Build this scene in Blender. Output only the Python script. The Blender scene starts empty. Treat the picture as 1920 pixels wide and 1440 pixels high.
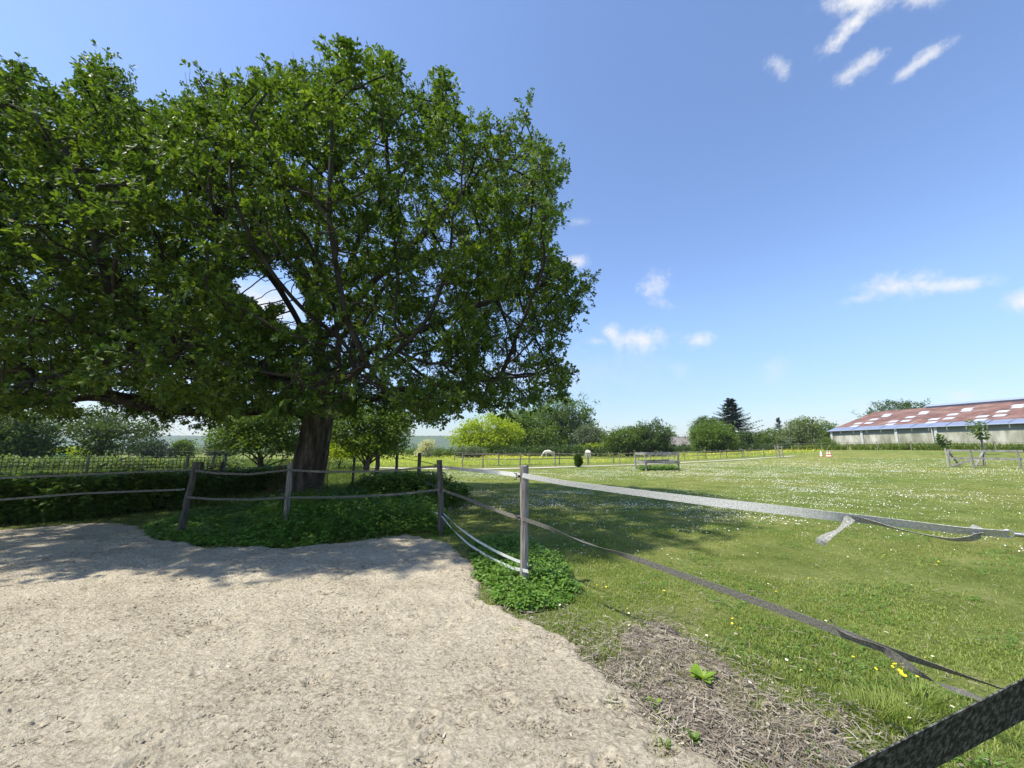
import bpy, math, random
import numpy as np
from mathutils import Vector, Matrix
from mathutils.kdtree import KDTree

random.seed(7)
RNG = np.random.default_rng(11)
S = bpy.context.scene
COL = S.collection
R = math.radians

# ------------------------------------------------------------------ camera
F = 721.0                      # focal length in pixels of the 1920 px wide photograph
CAMZ = 1.55
PITCH = math.atan(123 / F)
cam_d = bpy.data.cameras.new('camera')
cam = bpy.data.objects.new('camera', cam_d)
COL.objects.link(cam)
cam_d.sensor_width = 36.0
cam_d.lens = F / 1920 * 36.0
cam_d.clip_start = 0.02
cam_d.clip_end = 20000
cam.location = (0, 0, CAMZ)
cam.rotation_euler = (math.pi / 2 + PITCH, 0, 0)
S.camera = cam
CP, SP = math.cos(PITCH), math.sin(PITCH)


def D(u, v):
    a, b = (u - 960) / F, (720 - v) / F
    return np.array([a, CP - b * SP, SP + b * CP])


def P(u, v, Y):
    d = D(u, v)
    return np.array([0, 0, CAMZ]) + d * (Y / d[1])


def sst(x, a, b):
    t = np.clip((x - a) / (b - a), 0, 1)
    return t * t * (3 - 2 * t)


def terrain(x, y):
    return 1.6 * sst(x, 10, 65) * sst(y, 12, 62) + 0.25 * sst(y, 24, 40) * sst(-x, -30, 10) * (1 - sst(y, 60, 110))


def G(u, v):
    d = D(u, v)
    z = 0.0
    for _ in range(40):
        if d[2] > -1e-3:
            d = d.copy(); d[2] = -1e-3
        t = (z - CAMZ) / d[2]
        t = max(min(t, 400), 0.2)
        p = np.array([0, 0, CAMZ]) + d * t
        z = 0.5 * z + 0.5 * float(terrain(p[0], p[1]))
    p[2] = float(terrain(p[0], p[1]))
    return p


def GP(u, Y):
    """ground point in column u at depth Y"""
    x = (u - 960) / F * Y / (CP + 0.02)
    return np.array([x, Y, float(terrain(x, Y))])


def ONPLANE(u, v, p0, p1):
    d = D(u, v)
    n = np.array([-(p1[1] - p0[1]), p1[0] - p0[0], 0.0])
    o = np.array([0, 0, CAMZ])
    t = np.dot(np.array([p0[0], p0[1], 0]) - o * [1, 1, 0], n) / np.dot(d, n)
    return o + d * t


# ------------------------------------------------------------------ sun and sky
SUN_DIR = Vector((-0.56, -0.20, 1.0)).normalized()      # towards the sun
sun_el = math.asin(SUN_DIR.z)
sun_az = math.atan2(SUN_DIR.x, SUN_DIR.y)
sl = bpy.data.lights.new('sun', 'SUN')
sl.energy = 5.0
sl.angle = R(1.3)
sl.color = (1.0, 0.94, 0.82)
so = bpy.data.objects.new('sun', sl)
COL.objects.link(so)
so.rotation_euler = SUN_DIR.to_track_quat('Z', 'Y').to_euler()

W = bpy.data.worlds.new('World')
S.world = W
W.use_nodes = True
nt = W.node_tree
nt.nodes.clear()


def N(t, typ, **kw):
    n = t.nodes.new(typ)
    for k, v in kw.items():
        setattr(n, k, v)
    return n


def link(t, a, b):
    t.links.new(a, b)


def mth(t, op, a, b=None, c=None, clamp=False):
    n = t.nodes.new('ShaderNodeMath')
    n.operation = op
    n.use_clamp = clamp
    for i, x in enumerate((a, b, c)):
        if x is None:
            continue
        if isinstance(x, (int, float)):
            n.inputs[i].default_value = x
        else:
            t.links.new(x, n.inputs[i])
    return n.outputs[0]


wo = N(nt, 'ShaderNodeOutputWorld')
bg = N(nt, 'ShaderNodeBackground')
SKYS = 0.12
bg.inputs[1].default_value = SKYS
sky = N(nt, 'ShaderNodeTexSky')
sky.sky_type = 'NISHITA'
sky.sun_disc = False
sky.sun_elevation = sun_el
sky.sun_rotation = sun_az
sky.altitude = 50
sky.air_density = 1.0
sky.dust_density = 0.5
sky.ozone_density = 1.6
tc = N(nt, 'ShaderNodeTexCoord')
tint = N(nt, 'ShaderNodeMix', data_type='RGBA', blend_type='MULTIPLY')
tint.inputs[0].default_value = 1.0
sepz = N(nt, 'ShaderNodeSeparateXYZ')
link(nt, tc.outputs['Generated'], sepz.inputs[0])
gz = N(nt, 'ShaderNodeMapRange', interpolation_type='SMOOTHSTEP')
gz.inputs['From Min'].default_value = 0.0; gz.inputs['From Max'].default_value = 0.34
link(nt, sepz.outputs[2], gz.inputs['Value'])
tg = N(nt, 'ShaderNodeMix', data_type='RGBA')
link(nt, gz.outputs[0], tg.inputs[0])
tg.inputs[6].default_value = (0.86, 0.88, 0.93, 1); tg.inputs[7].default_value = (1.32, 1.39, 1.55, 1)
link(nt, tg.outputs[2], tint.inputs[7])
link(nt, sky.outputs[0], tint.inputs[6])
wn = N(nt, 'ShaderNodeTexNoise')
wn.inputs['Scale'].default_value = 9
wn.inputs['Detail'].default_value = 9
wn.inputs['Roughness'].default_value = 0.62
wn.inputs['Distortion'].default_value = 0.5
link(nt, tc.outputs['Generated'], wn.inputs['Vector'])
wn2 = N(nt, 'ShaderNodeTexNoise')
wn2.inputs['Scale'].default_value = 38
wn2.inputs['Detail'].default_value = 6
wn2.inputs['Roughness'].default_value = 0.68
link(nt, tc.outputs['Generated'], wn2.inputs['Vector'])
nz = mth(nt, 'ADD', mth(nt, 'MULTIPLY', wn.outputs[0], 0.9), mth(nt, 'MULTIPLY', wn2.outputs[0], 0.9))
nz = mth(nt, 'SUBTRACT', nz, 0.9)
CLOUDS_GLARE = [  # u, v, half width, half height, tilt, opacity, noise amount
    (1630, -5, 110, 40, 10, 1.0, 1.5), (1740, -14, 80, 34, 8, 1.0, 1.5), (1592, 50, 66, 30, 56, 1.0, 1.5), (1612, 126, 50, 24, 46, 0.8, 1.7),
    (1745, 103, 46, 18, 42, 0.8, 1.7), (1700, 134, 40, 14, 52, 0.7, 1.7), (1455, 120, 40, 24, -25, 0.6, 1.9),
    (1205, 636, 84, 30, 4, 1.0, 1.2), (1150, 628, 36, 22, -40, 0.9, 1.2), (1306, 639, 40, 22, 2, 1.0, 1.1),
    (1675, 538, 96, 32, 8, 1.0, 1.3), (1790, 533, 90, 18, 8, 0.8, 1.4), (1615, 560, 70, 16, 18, 0.5, 1.4),
    (1922, 566, 52, 28, 5, 1.0, 1.0), (1225, 540, 40, 30, 50, 0.6, 1.9), (1240, 570, 50, 16, -10, 0.4, 1.8), (1268, 692, 46, 26, -20, 0.35, 1.3),
    (1450, 692, 46, 34, 40, 0.3, 1.3), (1078, 490, 40, 16, 0, 0.8, 1.2), (1088, 416, 30, 12, 5, 0.3, 1.2),
    (500, 575, 150, 75, -10, 1.0, 0.8), (1805, 743, 56, 16, 0, 0.7, 1.2), (1650, 760, 120, 16, 0, 0.35, 1.0),
    (1122, 640, 34, 12, 0, 0.4, 1.3), (60, 790, 760, 90, 0, 0.8, 0.5), (180, 640, 480, 120, 0, 0.75, 0.8), (1500, 800, 700, 34, 0, 0.4, 0.8),  # wide left ellipses paint the sun-side glare, the wide right one horizon haze
    (980, 700, 400, 60, 0, 0.25, 0.9),
]
mask = None
for (u, v, a, b, ang, op, na) in CLOUDS_GLARE:
    c = Vector(D(u, v)).normalized()
    pu = (Vector(D(u + 1, v)).normalized() - c) 
    pv = (Vector(D(u, v - 1)).normalized() - c)
    lu, lv = pu.length, pv.length
    pu.normalize(); pv = (pv - pv.dot(pu) * pu).normalized()
    ca, sa = math.cos(R(ang)), math.sin(R(ang))
    e1 = (pu * ca + pv * sa) / (a * lu)
    e2 = (-pu * sa + pv * ca) / (b * lv)
    sub = N(nt, 'ShaderNodeVectorMath', operation='SUBTRACT')
    link(nt, tc.outputs['Generated'], sub.inputs[0]); sub.inputs[1].default_value = c
    d1 = N(nt, 'ShaderNodeVectorMath', operation='DOT_PRODUCT')
    link(nt, sub.outputs[0], d1.inputs[0]); d1.inputs[1].default_value = e1
    d2 = N(nt, 'ShaderNodeVectorMath', operation='DOT_PRODUCT')
    link(nt, sub.outputs[0], d2.inputs[0]); d2.inputs[1].default_value = e2
    x2 = mth(nt, 'MULTIPLY', d1.outputs['Value'], d1.outputs['Value'])
    y2 = mth(nt, 'MULTIPLY', d2.outputs['Value'], d2.outputs['Value'])
    r2 = mth(nt, 'SQRT', mth(nt, 'ADD', x2, y2))
    f = mth(nt, 'SUBTRACT', 1.0, r2)
    f = mth(nt, 'ADD', f, mth(nt, 'MULTIPLY', nz, na * 1.5))
    mr = N(nt, 'ShaderNodeMapRange', interpolation_type='SMOOTHSTEP')
    mr.inputs['From Min'].default_value = 0.0
    mr.inputs['From Max'].default_value = 1.35
    mr.inputs['To Max'].default_value = op
    link(nt, f, mr.inputs['Value'])
    # cut far lobes of the noise away from each patch
    cut = N(nt, 'ShaderNodeMapRange', interpolation_type='SMOOTHSTEP')
    cut.inputs['From Min'].default_value = 1.0; cut.inputs['From Max'].default_value = 1.5
    cut.inputs['To Min'].default_value = 1.0; cut.inputs['To Max'].default_value = 0.0
    link(nt, r2, cut.inputs['Value'])
    m = mth(nt, 'MULTIPLY', mr.outputs[0], cut.outputs[0])
    mask = m if mask is None else mth(nt, 'MAXIMUM', mask, m)
cm = N(nt, 'ShaderNodeMix', data_type='RGBA')
link(nt, mask, cm.inputs[0])
link(nt, tint.outputs[2], cm.inputs[6])
cm.inputs[7].default_value = (0.68 / SKYS, 0.685 / SKYS, 0.705 / SKYS, 1)
link(nt, cm.outputs[2], bg.inputs[0])
link(nt, bg.outputs[0], wo.inputs[0])

S.view_settings.view_transform = 'Standard'
S.view_settings.look = 'None'
S.view_settings.gamma = 1.0
S.view_settings.exposure = 0.50
S.render.engine = 'CYCLES'
S.cycles.max_bounces = 7
S.cycles.diffuse_bounces = 3
S.cycles.transmission_bounces = 4
S.cycles.volume_bounces = 0
S.cycles.transparent_max_bounces = 8


# ------------------------------------------------------------------ helpers
def tag(o, label=None, cat=None, group=None, kind=None):
    if label: o['label'] = label
    if cat: o['category'] = cat
    if group: o['group'] = group
    if kind: o['kind'] = kind
    return o


def empty(name, loc, label, cat, group=None):
    o = bpy.data.objects.new(name, None)
    COL.objects.link(o)
    o.empty_display_size = 0.3
    o.location = [float(c) for c in loc]
    return tag(o, label, cat, group)


def mesh_np(name, V, loops, starts, mat, parent=None, smooth=False):
    me = bpy.data.meshes.new(name)
    V = np.ascontiguousarray(V, dtype=np.float32)
    if parent is not None:
        V = V - np.array(parent.location if parent.parent is None else parent.matrix_world.translation, dtype=np.float32)
    me.vertices.add(len(V))
    me.vertices.foreach_set('co', V.ravel())
    me.loops.add(len(loops))
    me.loops.foreach_set('vertex_index', np.asarray(loops, dtype=np.int32))
    me.polygons.add(len(starts))
    me.polygons.foreach_set('loop_start', np.asarray(starts, dtype=np.int32))
    me.polygons.foreach_set('use_smooth', np.full(len(starts), bool(smooth)))
    me.update(calc_edges=True)
    me.materials.append(mat)
    o = bpy.data.objects.new(name, me)
    COL.objects.link(o)
    if parent is not None:
        o.parent = parent
    return o


class MB:
    """collects shapes, then links them as one mesh object"""
    def __init__(self):
        self.V = []; self.L = []; self.S = []; self.nv = 0; self.nl = 0

    def add(self, V, faces):
        V = np.asarray(V, dtype=float)
        if isinstance(faces, np.ndarray):
            k = faces.shape[1]
            self.L.append((faces + self.nv).ravel())
            self.S.append(self.nl + np.arange(len(faces)) * k)
            self.nl += faces.size
        else:
            for f in faces:
                self.L.append(np.array(f) + self.nv)
                self.S.append(np.array([self.nl]))
                self.nl += len(f)
        self.V.append(V)
        self.nv += len(V)
        return self

    def box(self, c, size, rot=None):
        x, y, z = [s / 2 for s in size]
        V = np.array([[sx * x, sy * y, sz * z] for sx in (-1, 1) for sy in (-1, 1) for sz in (-1, 1)])
        if rot is not None:
            V = V @ np.array(rot).T
        return self.add(V + np.asarray(c, dtype=float), [(0, 1, 3, 2), (4, 6, 7, 5), (0, 4, 5, 1), (2, 3, 7, 6), (0, 2, 6, 4), (1, 5, 7, 3)])

    def bar(self, p, q, w, h, up=(0, 0, 1)):
        """rectangular bar from p to q"""
        p, q = np.asarray(p, float), np.asarray(q, float)
        d = q - p; L = np.linalg.norm(d); d /= L
        upv = np.asarray(up, float)
        if abs(np.dot(upv, d)) > .95: upv = np.array([1., 0, 0])
        s = np.cross(d, upv); s /= np.linalg.norm(s)
        t = np.cross(s, d)
        return self.box((p + q) / 2, (L, w, h), np.array([d, s, t]).T)

    def tube(self, pts, rad, sides=6, caps=True, wob=0, jag=0):
        pts = np.asarray(pts, float); n = len(pts)
        rad = np.broadcast_to(np.asarray(rad, float), (n,))
        T = np.gradient(pts, axis=0)
        T /= np.linalg.norm(T, axis=1)[:, None] + 1e-12
        a = np.array([1., 0, 0]) if abs(T[0][0]) < .8 else np.array([0, 1., 0])
        ang = np.arange(sides) / sides * 2 * np.pi
        prof = 1 + wob * np.array([random.uniform(-1, 1) for _ in range(sides)])
        V = np.zeros((n, sides, 3))
        for i in range(n):
            a = a - np.dot(a, T[i]) * T[i]
            a /= np.linalg.norm(a)
            b = np.cross(T[i], a)
            pr = prof * (1 + wob * .4 * np.array([random.uniform(-1, 1) for _ in range(sides)])) if wob else prof
            V[i] = pts[i] + rad[i] * pr[:, None] * (np.cos(ang)[:, None] * a + np.sin(ang)[:, None] * b)
        if jag:
            V[-1, :, 2] += np.array([random.uniform(-jag, jag) for _ in range(sides)])
        i = np.arange(n - 1)[:, None] * sides
        j = np.arange(sides)[None, :]
        k = (j + 1) % sides
        Q = np.stack([i + j, i + k, i + sides + k, i + sides + j], -1).reshape(-1, 4)
        off = self.nv
        self.add(V.reshape(-1, 3), Q)
        if caps:
            self.L.append(off + np.arange(sides)[::-1]); self.S.append(np.array([self.nl])); self.nl += sides
            self.L.append(off + (n - 1) * sides + np.arange(sides)); self.S.append(np.array([self.nl])); self.nl += sides
        return self

    def cards(self, pos, d, n, size, T, faces, widthscale=None):
        """put the flat template T (k,3) with faces at every position"""
        b = np.cross(n, d); b /= np.linalg.norm(b, axis=1)[:, None] + 1e-9
        n2 = np.cross(d, b)
        s = np.asarray(size)[:, None, None]
        ws = 1 if widthscale is None else np.asarray(widthscale)[:, None, None]
        T = np.asarray(T, float)
        V = pos[:, None, :] + s * (T[None, :, 0:1] * d[:, None, :] + ws * T[None, :, 1:2] * b[:, None, :] + T[None, :, 2:3] * n2[:, None, :])
        k = len(T)
        base = self.nv + np.arange(len(pos)) * k
        for f in faces:
            f = np.asarray(f)
            self.L.append((base[:, None] + f[None, :]).ravel())
            self.S.append(self.nl + np.arange(len(pos)) * len(f))
            self.nl += len(pos) * len(f)
        self.V.append(V.reshape(-1, 3)); self.nv += len(pos) * k
        return self

    def build(self, name, mat, parent=None, smooth=False):
        return mesh_np(name, np.concatenate(self.V), np.concatenate(self.L), np.concatenate(self.S), mat, parent, smooth)


def unit(v):
    return v / (np.linalg.norm(v, axis=-1, keepdims=True) + 1e-9)


def rnd_dir(n):
    return unit(RNG.normal(size=(n, 3)))


def vnoise(x, y, seed=0):
    """smooth value noise in [-1,1]"""
    xi, yi = np.floor(x).astype(np.int64), np.floor(y).astype(np.int64)
    fx, fy = x - xi, y - yi
    fx = fx * fx * (3 - 2 * fx); fy = fy * fy * (3 - 2 * fy)

    def h(a, b):
        n = (a * 374761393 + b * 668265263 + seed * 974711) & 0xffffffff
        n = ((n ^ (n >> 13)) * 1274126177) & 0xffffffff
        return ((n ^ (n >> 16)) & 0xffff) / 32767.5 - 1
    return (h(xi, yi) * (1 - fx) + h(xi + 1, yi) * fx) * (1 - fy) + (h(xi, yi + 1) * (1 - fx) + h(xi + 1, yi + 1) * fx) * fy


def fbm(x, y, o=4, seed=0):
    s = 0; a = 1; t = 0
    for i in range(o):
        s = s + a * vnoise(x * 2 ** i + i * 17.3, y * 2 ** i - i * 9.1, seed + i); t += a; a *= .5
    return s / t


def poly_sd(x, y, poly):
    """signed distance, positive inside"""
    poly = np.asarray(poly)[:, :2]
    d = np.full(x.shape, 1e9); ins = np.zeros(x.shape, bool)
    n = len(poly)
    for i in range(n):
        ax, ay = poly[i]; bx, by = poly[(i + 1) % n]
        ex, ey = bx - ax, by - ay
        t = np.clip(((x - ax) * ex + (y - ay) * ey) / (ex * ex + ey * ey + 1e-12), 0, 1)
        d = np.minimum(d, np.hypot(x - ax - t * ex, y - ay - t * ey))
        c = ((ay > y) != (by > y)) & (x < (bx - ax) * (y - ay) / ((by - ay) if by != ay else 1e-12) + ax)
        ins ^= c
    return np.where(ins, d, -d)


# ------------------------------------------------------------------ materials
def ramp(t, src, cols, pos=None):
    r = t.nodes.new('ShaderNodeValToRGB')
    e = r.color_ramp.elements
    n = len(cols)
    pos = pos or [i / (n - 1) for i in range(n)]
    while len(e) < n: e.new(.5)
    for i in range(n):
        e[i].position = pos[i]; e[i].color = (*cols[i], 1)
    t.links.new(src, r.inputs[0])
    return r.outputs[0]


def newmat(name):
    m = bpy.data.materials.new(name); m.use_nodes = True
    t = m.node_tree; t.nodes.clear()
    out = t.nodes.new('ShaderNodeOutputMaterial')
    b = t.nodes.new('ShaderNodeBsdfPrincipled')
    t.links.new(b.outputs[0], out.inputs[0])
    return m, t, b, out


def noise(t, vec, scale, detail=4, rough=.55, dist=0):
    n = t.nodes.new('ShaderNodeTexNoise')
    n.inputs['Scale'].default_value = scale; n.inputs['Detail'].default_value = detail
    n.inputs['Roughness'].default_value = rough; n.inputs['Distortion'].default_value = dist
    t.links.new(vec, n.inputs['Vector'])
    return n.outputs[0]


def pos_node(t):
    return t.nodes.new('ShaderNodeNewGeometry').outputs['Position']


def leafmat(name, cols, transl=.35, rough=.5, big=.25, spec=.3, tcol=1.5):
    m, t, b, out = newmat(name)
    g = t.nodes.new('ShaderNodeNewGeometry')
    n = noise(t, g.outputs['Position'], big, 3)
    f = mth(t, 'ADD', mth(t, 'MULTIPLY', g.outputs['Random Per Island'], .6), mth(t, 'MULTIPLY', n, .7))
    f = mth(t, 'SUBTRACT', f, .15, clamp=True)
    c = ramp(t, f, cols)
    t.links.new(c, b.inputs['Base Color'])
    b.inputs['Roughness'].default_value = rough
    b.inputs['Specular IOR Level'].default_value = spec
    tr = t.nodes.new('ShaderNodeBsdfTranslucent')
    mx = t.nodes.new('ShaderNodeMix'); mx.data_type = 'RGBA'; mx.blend_type = 'MULTIPLY'
    mx.inputs[0].default_value = 1; mx.inputs[7].default_value = (1.3 * tcol, 1.38 * tcol, .5 * tcol, 1)
    t.links.new(c, mx.inputs[6]); t.links.new(mx.outputs[2], tr.inputs[0])
    ms = t.nodes.new('ShaderNodeMixShader'); ms.inputs[0].default_value = transl
    t.links.new(b.outputs[0], ms.inputs[1]); t.links.new(tr.outputs[0], ms.inputs[2])
    t.links.new(ms.outputs[0], out.inputs[0])
    return m


def roughmat(name, cols, scale=8, rough=.85, bump=.3, bscale=60, stretch=None, pos=None, bd=.01, detail=6, spec=.3, metal=0):
    m, t, b, out = newmat(name)
    vec = t.nodes.new('ShaderNodeTexCoord').outputs['Object']
    if stretch:
        mp = t.nodes.new('ShaderNodeMapping'); mp.inputs['Scale'].default_value = stretch
        t.links.new(vec, mp.inputs['Vector']); vec = mp.outputs[0]
    c = ramp(t, noise(t, vec, scale, detail, .6), cols, pos)
    t.links.new(c, b.inputs['Base Color'])
    b.inputs['Roughness'].default_value = rough
    b.inputs['Specular IOR Level'].default_value = spec
    b.inputs['Metallic'].default_value = metal
    if bump:
        bn = t.nodes.new('ShaderNodeBump'); bn.inputs['Strength'].default_value = bump; bn.inputs['Distance'].default_value = bd
        t.links.new(noise(t, vec, bscale, 5, .6), bn.inputs['Height']); t.links.new(bn.outputs[0], b.inputs['Normal'])
    return m


M = {}
M['oak_leaf'] = leafmat('oak_leaf', [(.021, .046, .010), (.044, .082, .014), (.092, .142, .020), (.195, .240, .034)], .34, .5, .6, .25)
M['bark'] = roughmat('bark', [(.022, .017, .013), (.070, .056, .045), (.19, .16, .13)], 6, .95, 1.0, 8, (1, 1, .22), [.36, .5, .66], .12)
M['limb'] = roughmat('limb', [(.014, .012, .009), (.038, .031, .024), (.08, .068, .052)], 5, .95, .9, 9, (1, 1, .25), [.25, .5, .8], .05)
M['twig'] = roughmat('twig', [(.05, .042, .032), (.12, .10, .08)], 20, .9, 0)
M['post_wood'] = roughmat('post_wood', [(.08, .068, .058), (.22, .20, .18), (.38, .35, .32)], 6, .9, .7, 14, (7, 7, .6), [.3, .5, .75], .01)
M['dark_wood'] = roughmat('dark_wood', [(.035, .03, .026), (.10, .09, .075), (.16, .14, .12)], 6, .9, .7, 14, (7, 7, .6), [.3, .5, .75], .01)
M['grey_wood'] = roughmat('grey_wood', [(.12, .11, .10), (.24, .23, .215), (.34, .33, .31)], 2.5, .9, .3, 20, None, [.3, .5, .7])
M['pale_wood'] = roughmat('pale_wood', [(.3, .28, .22), (.45, .42, .34)], 3, .9, 0)
M['black_plastic'] = roughmat('black_plastic', [(.012, .012, .014), (.03, .03, .032)], 20, .45, 0)
M['white_plastic'] = roughmat('white_plastic', [(.6, .6, .6), (.78, .78, .76)], 20, .5, 0)
M['steel'] = roughmat('steel', [(.35, .35, .34), (.6, .6, .6)], 30, .35, 0, metal=.9)
M['wire'] = roughmat('wire', [(.10, .10, .09), (.22, .21, .19)], 30, .6, 0, metal=.4)
M['white_tape'] = roughmat('white_tape', [(.55, .58, .56), (.78, .80, .80)], 30, .7, .2, 400, None, [.35, .6], .002)
M['rust'] = roughmat('rust', [(.06, .035, .02), (.14, .09, .06)], 10, .9, 0)


M['far_wire'] = roughmat('far_wire', [(.05, .06, .05), (.10, .11, .10)], 30, .7, 0)


def tapemat(name, lo, mid, hi, sc=70, wv_amt=.35):
    """woven polymer tape: warp threads, weft threads and algae blotches"""
    m, t, b, out = newmat(name)
    vec = t.nodes.new('ShaderNodeUVMap').outputs[0] if False else t.nodes.new('ShaderNodeTexCoord').outputs['UV']
    mp = t.nodes.new('ShaderNodeMapping'); mp.inputs['Scale'].default_value = (1, 1, 1)
    t.links.new(vec, mp.inputs['Vector'])
    w1 = t.nodes.new('ShaderNodeTexWave'); w1.bands_direction = 'Y'; w1.inputs['Scale'].default_value = 160
    w1.inputs['Distortion'].default_value = 1.5; w1.inputs['Detail'].default_value = 2
    t.links.new(mp.outputs[0], w1.inputs['Vector'])
    w2 = t.nodes.new('ShaderNodeTexWave'); w2.bands_direction = 'X'; w2.inputs['Scale'].default_value = 90 if wv_amt > .2 else 600
    w2.inputs['Distortion'].default_value = 2.5; w2.inputs['Detail'].default_value = 2
    t.links.new(mp.outputs[0], w2.inputs['Vector'])
    wv = mth(t, 'MULTIPLY', mth(t, 'ADD', w1.outputs['Fac'], w2.outputs['Fac']), .5)
    nb = noise(t, mp.outputs[0], sc, 6, .7)
    f = mth(t, 'ADD', mth(t, 'MULTIPLY', wv, wv_amt), mth(t, 'MULTIPLY', nb, 1 - wv_amt))
    c = ramp(t, f, [lo, mid, hi], [.38, .50, .60])
    t.links.new(c, b.inputs['Base Color']); b.inputs['Roughness'].default_value = .85
    b.inputs['Specular IOR Level'].default_value = .15
    bn = t.nodes.new('ShaderNodeBump'); bn.inputs['Strength'].default_value = .6; bn.inputs['Distance'].default_value = .002
    t.links.new(wv if wv_amt > .2 else nb, bn.inputs['Height']); t.links.new(bn.outputs[0], b.inputs['Normal'])
    if wv_amt > .2:      # open weave: small holes between the threads
        tp = t.nodes.new('ShaderNodeBsdfTransparent'); ms = t.nodes.new('ShaderNodeMixShader')
        hl = noise(t, mp.outputs[0], 260, 3, .7)
        mr = t.nodes.new('ShaderNodeMapRange'); mr.inputs['From Min'].default_value = .50; mr.inputs['From Max'].default_value = .60; mr.inputs['To Max'].default_value = .75
        t.links.new(hl, mr.inputs['Value']); t.links.new(mr.outputs[0], ms.inputs[0])
        t.links.new(b.outputs[0], ms.inputs[1]); t.links.new(tp.outputs[0], ms.inputs[2]); t.links.new(ms.outputs[0], out.inputs[0])
    return m


M['grey_tape'] = tapemat('grey_tape', (.12, .13, .11), (.33, .34, .31), (.58, .58, .55))
M['pale_tape'] = tapemat('pale_tape', (.34, .36, .33), (.60, .61, .58), (.84, .84, .82))
M['dull_tape'] = tapemat('dull_tape', (.055, .052, .042), (.15, .14, .12), (.32, .31, .28))
M['dark_tape'] = tapemat('dark_tape', (.008, .008, .007), (.030, .030, .027), (.15, .15, .135), 130, .12)

# ------------------------------------------------------------------ plan of the place
SAND = [G(u, v) for u, v in [(1360, 1439), (1250, 1372), (1185, 1312), (1120, 1246), (1050, 1192), (965, 1165), (905, 1128), (885, 1068),
                             (852, 1022), (760, 1004), (620, 1022), (520, 1032), (380, 1026), (300, 1014), (262, 988), (200, 981), (0, 995), (-500, 1015)]]
SAND += [np.array([-16, 5.5, 0]), np.array([-16, -4, 0]), np.array([1.5, -4, 0]), np.array([1.15, 0.2, 0])]
DRY = [G(u, v) for u, v in [(1110, 1215), (1190, 1150), (1270, 1165), (1345, 1235), (1420, 1305), (1560, 1345), (1650, 1439), (1380, 1439), (1250, 1372), (1185, 1312), (1140, 1262), (1085, 1218)]]
DRY[6:8] = [DRY[6], np.array([1.4, .2, 0]), np.array([1.0, .2, 0]), DRY[7]]
NETTLE = [G(u, v) for u, v in [(262, 990), (300, 1012), (380, 1022), (520, 1028), (620, 1019), (760, 1001), (845, 1004), (838, 975), (800, 945), (640, 940), (480, 945), (360, 955)]]

# ------------------------------------------------------------------ ground sheets
m, t, b, out = newmat('field_grass')
pn = pos_node(t)
big = noise(t, pn, .12, 3); mid = noise(t, pn, 1.1, 4); fine = noise(t, pn, 14, 6, .7); f4 = noise(t, pn, 70, 4, .7)
f = mth(t, 'ADD', mth(t, 'MULTIPLY', mid, .45), mth(t, 'MULTIPLY', fine, .35))
f = mth(t, 'ADD', f, mth(t, 'MULTIPLY', f4, .2))
c1 = ramp(t, f, [(.085, .095, .032), (.150, .180, .048), (.24, .255, .09), (.38, .36, .20)], [.3, .46, .58, .75])
c2 = ramp(t, big, [(.85, .95, .8), (1.12, 1.05, 1.0)], [.4, .6])
mx = N(t, 'ShaderNodeMix', data_type='RGBA', blend_type='MULTIPLY'); mx.inputs[0].default_value = 1
link(t, c1, mx.inputs[6]); link(t, c2, mx.inputs[7]); link(t, mx.outputs[2], b.inputs['Base Color'])
b.inputs['Roughness'].default_value = 1; b.inputs['Specular IOR Level'].default_value = .05
bn = N(t, 'ShaderNodeBump'); bn.inputs['Strength'].default_value = .8; bn.inputs['Distance'].default_value = .05
link(t, mth(t, 'ADD', fine, f4), bn.inputs['Height']); link(t, bn.outputs[0], b.inputs['Normal'])
M['field'] = m

m, t, b, out = newmat('sand')
pn = pos_node(t)
mp = N(t, 'ShaderNodeMapping'); mp.inputs['Scale'].default_value = (1, 1.5, 1); mp.inputs['Rotation'].default_value = (0, 0, R(18))
link(t, pn, mp.inputs['Vector'])
n1 = noise(t, mp.outputs[0], 1.2, 4); n2 = noise(t, mp.outputs[0], 22, 8, .72, .6); n3 = noise(t, mp.outputs[0], 90, 5, .7)
vo = N(t, 'ShaderNodeTexVoronoi'); vo.inputs['Scale'].default_value = 34; link(t, mp.outputs[0], vo.inputs['Vector'])
f = mth(t, 'ADD', mth(t, 'MULTIPLY', n1, .25), mth(t, 'MULTIPLY', n2, .75))
c1 = ramp(t, f, [(.16, .13, .09), (.46, .40, .295), (.60, .53, .40), (.72, .65, .51)], [.34, .45, .55, .70])  # darkest stop paints shade into the small gaps of the sand
link(t, c1, b.inputs['Base Color']); b.inputs['Roughness'].default_value = 1; b.inputs['Specular IOR Level'].default_value = .05
hh = mth(t, 'ADD', mth(t, 'MULTIPLY', n2, 1.4), mth(t, 'MULTIPLY', n3, .5))
hh = mth(t, 'ADD', hh, mth(t, 'MULTIPLY', vo.outputs['Distance'], .5))
bn = N(t, 'ShaderNodeBump'); bn.inputs['Strength'].default_value = .9; bn.inputs['Distance'].default_value = .035
link(t, hh, bn.inputs['Height']); link(t, bn.outputs[0], b.inputs['Normal'])
M['sand'] = m
M['dry_soil'] = roughmat('dry_soil', [(.08, .062, .048), (.19, .155, .12), (.40, .34, .27)], 9, 1, .9, 50, None, [.35, .5, .66], .03)
M['path'] = roughmat('path', [(.42, .38, .30), (.55, .50, .42)], 2, 1, 0)


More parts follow.
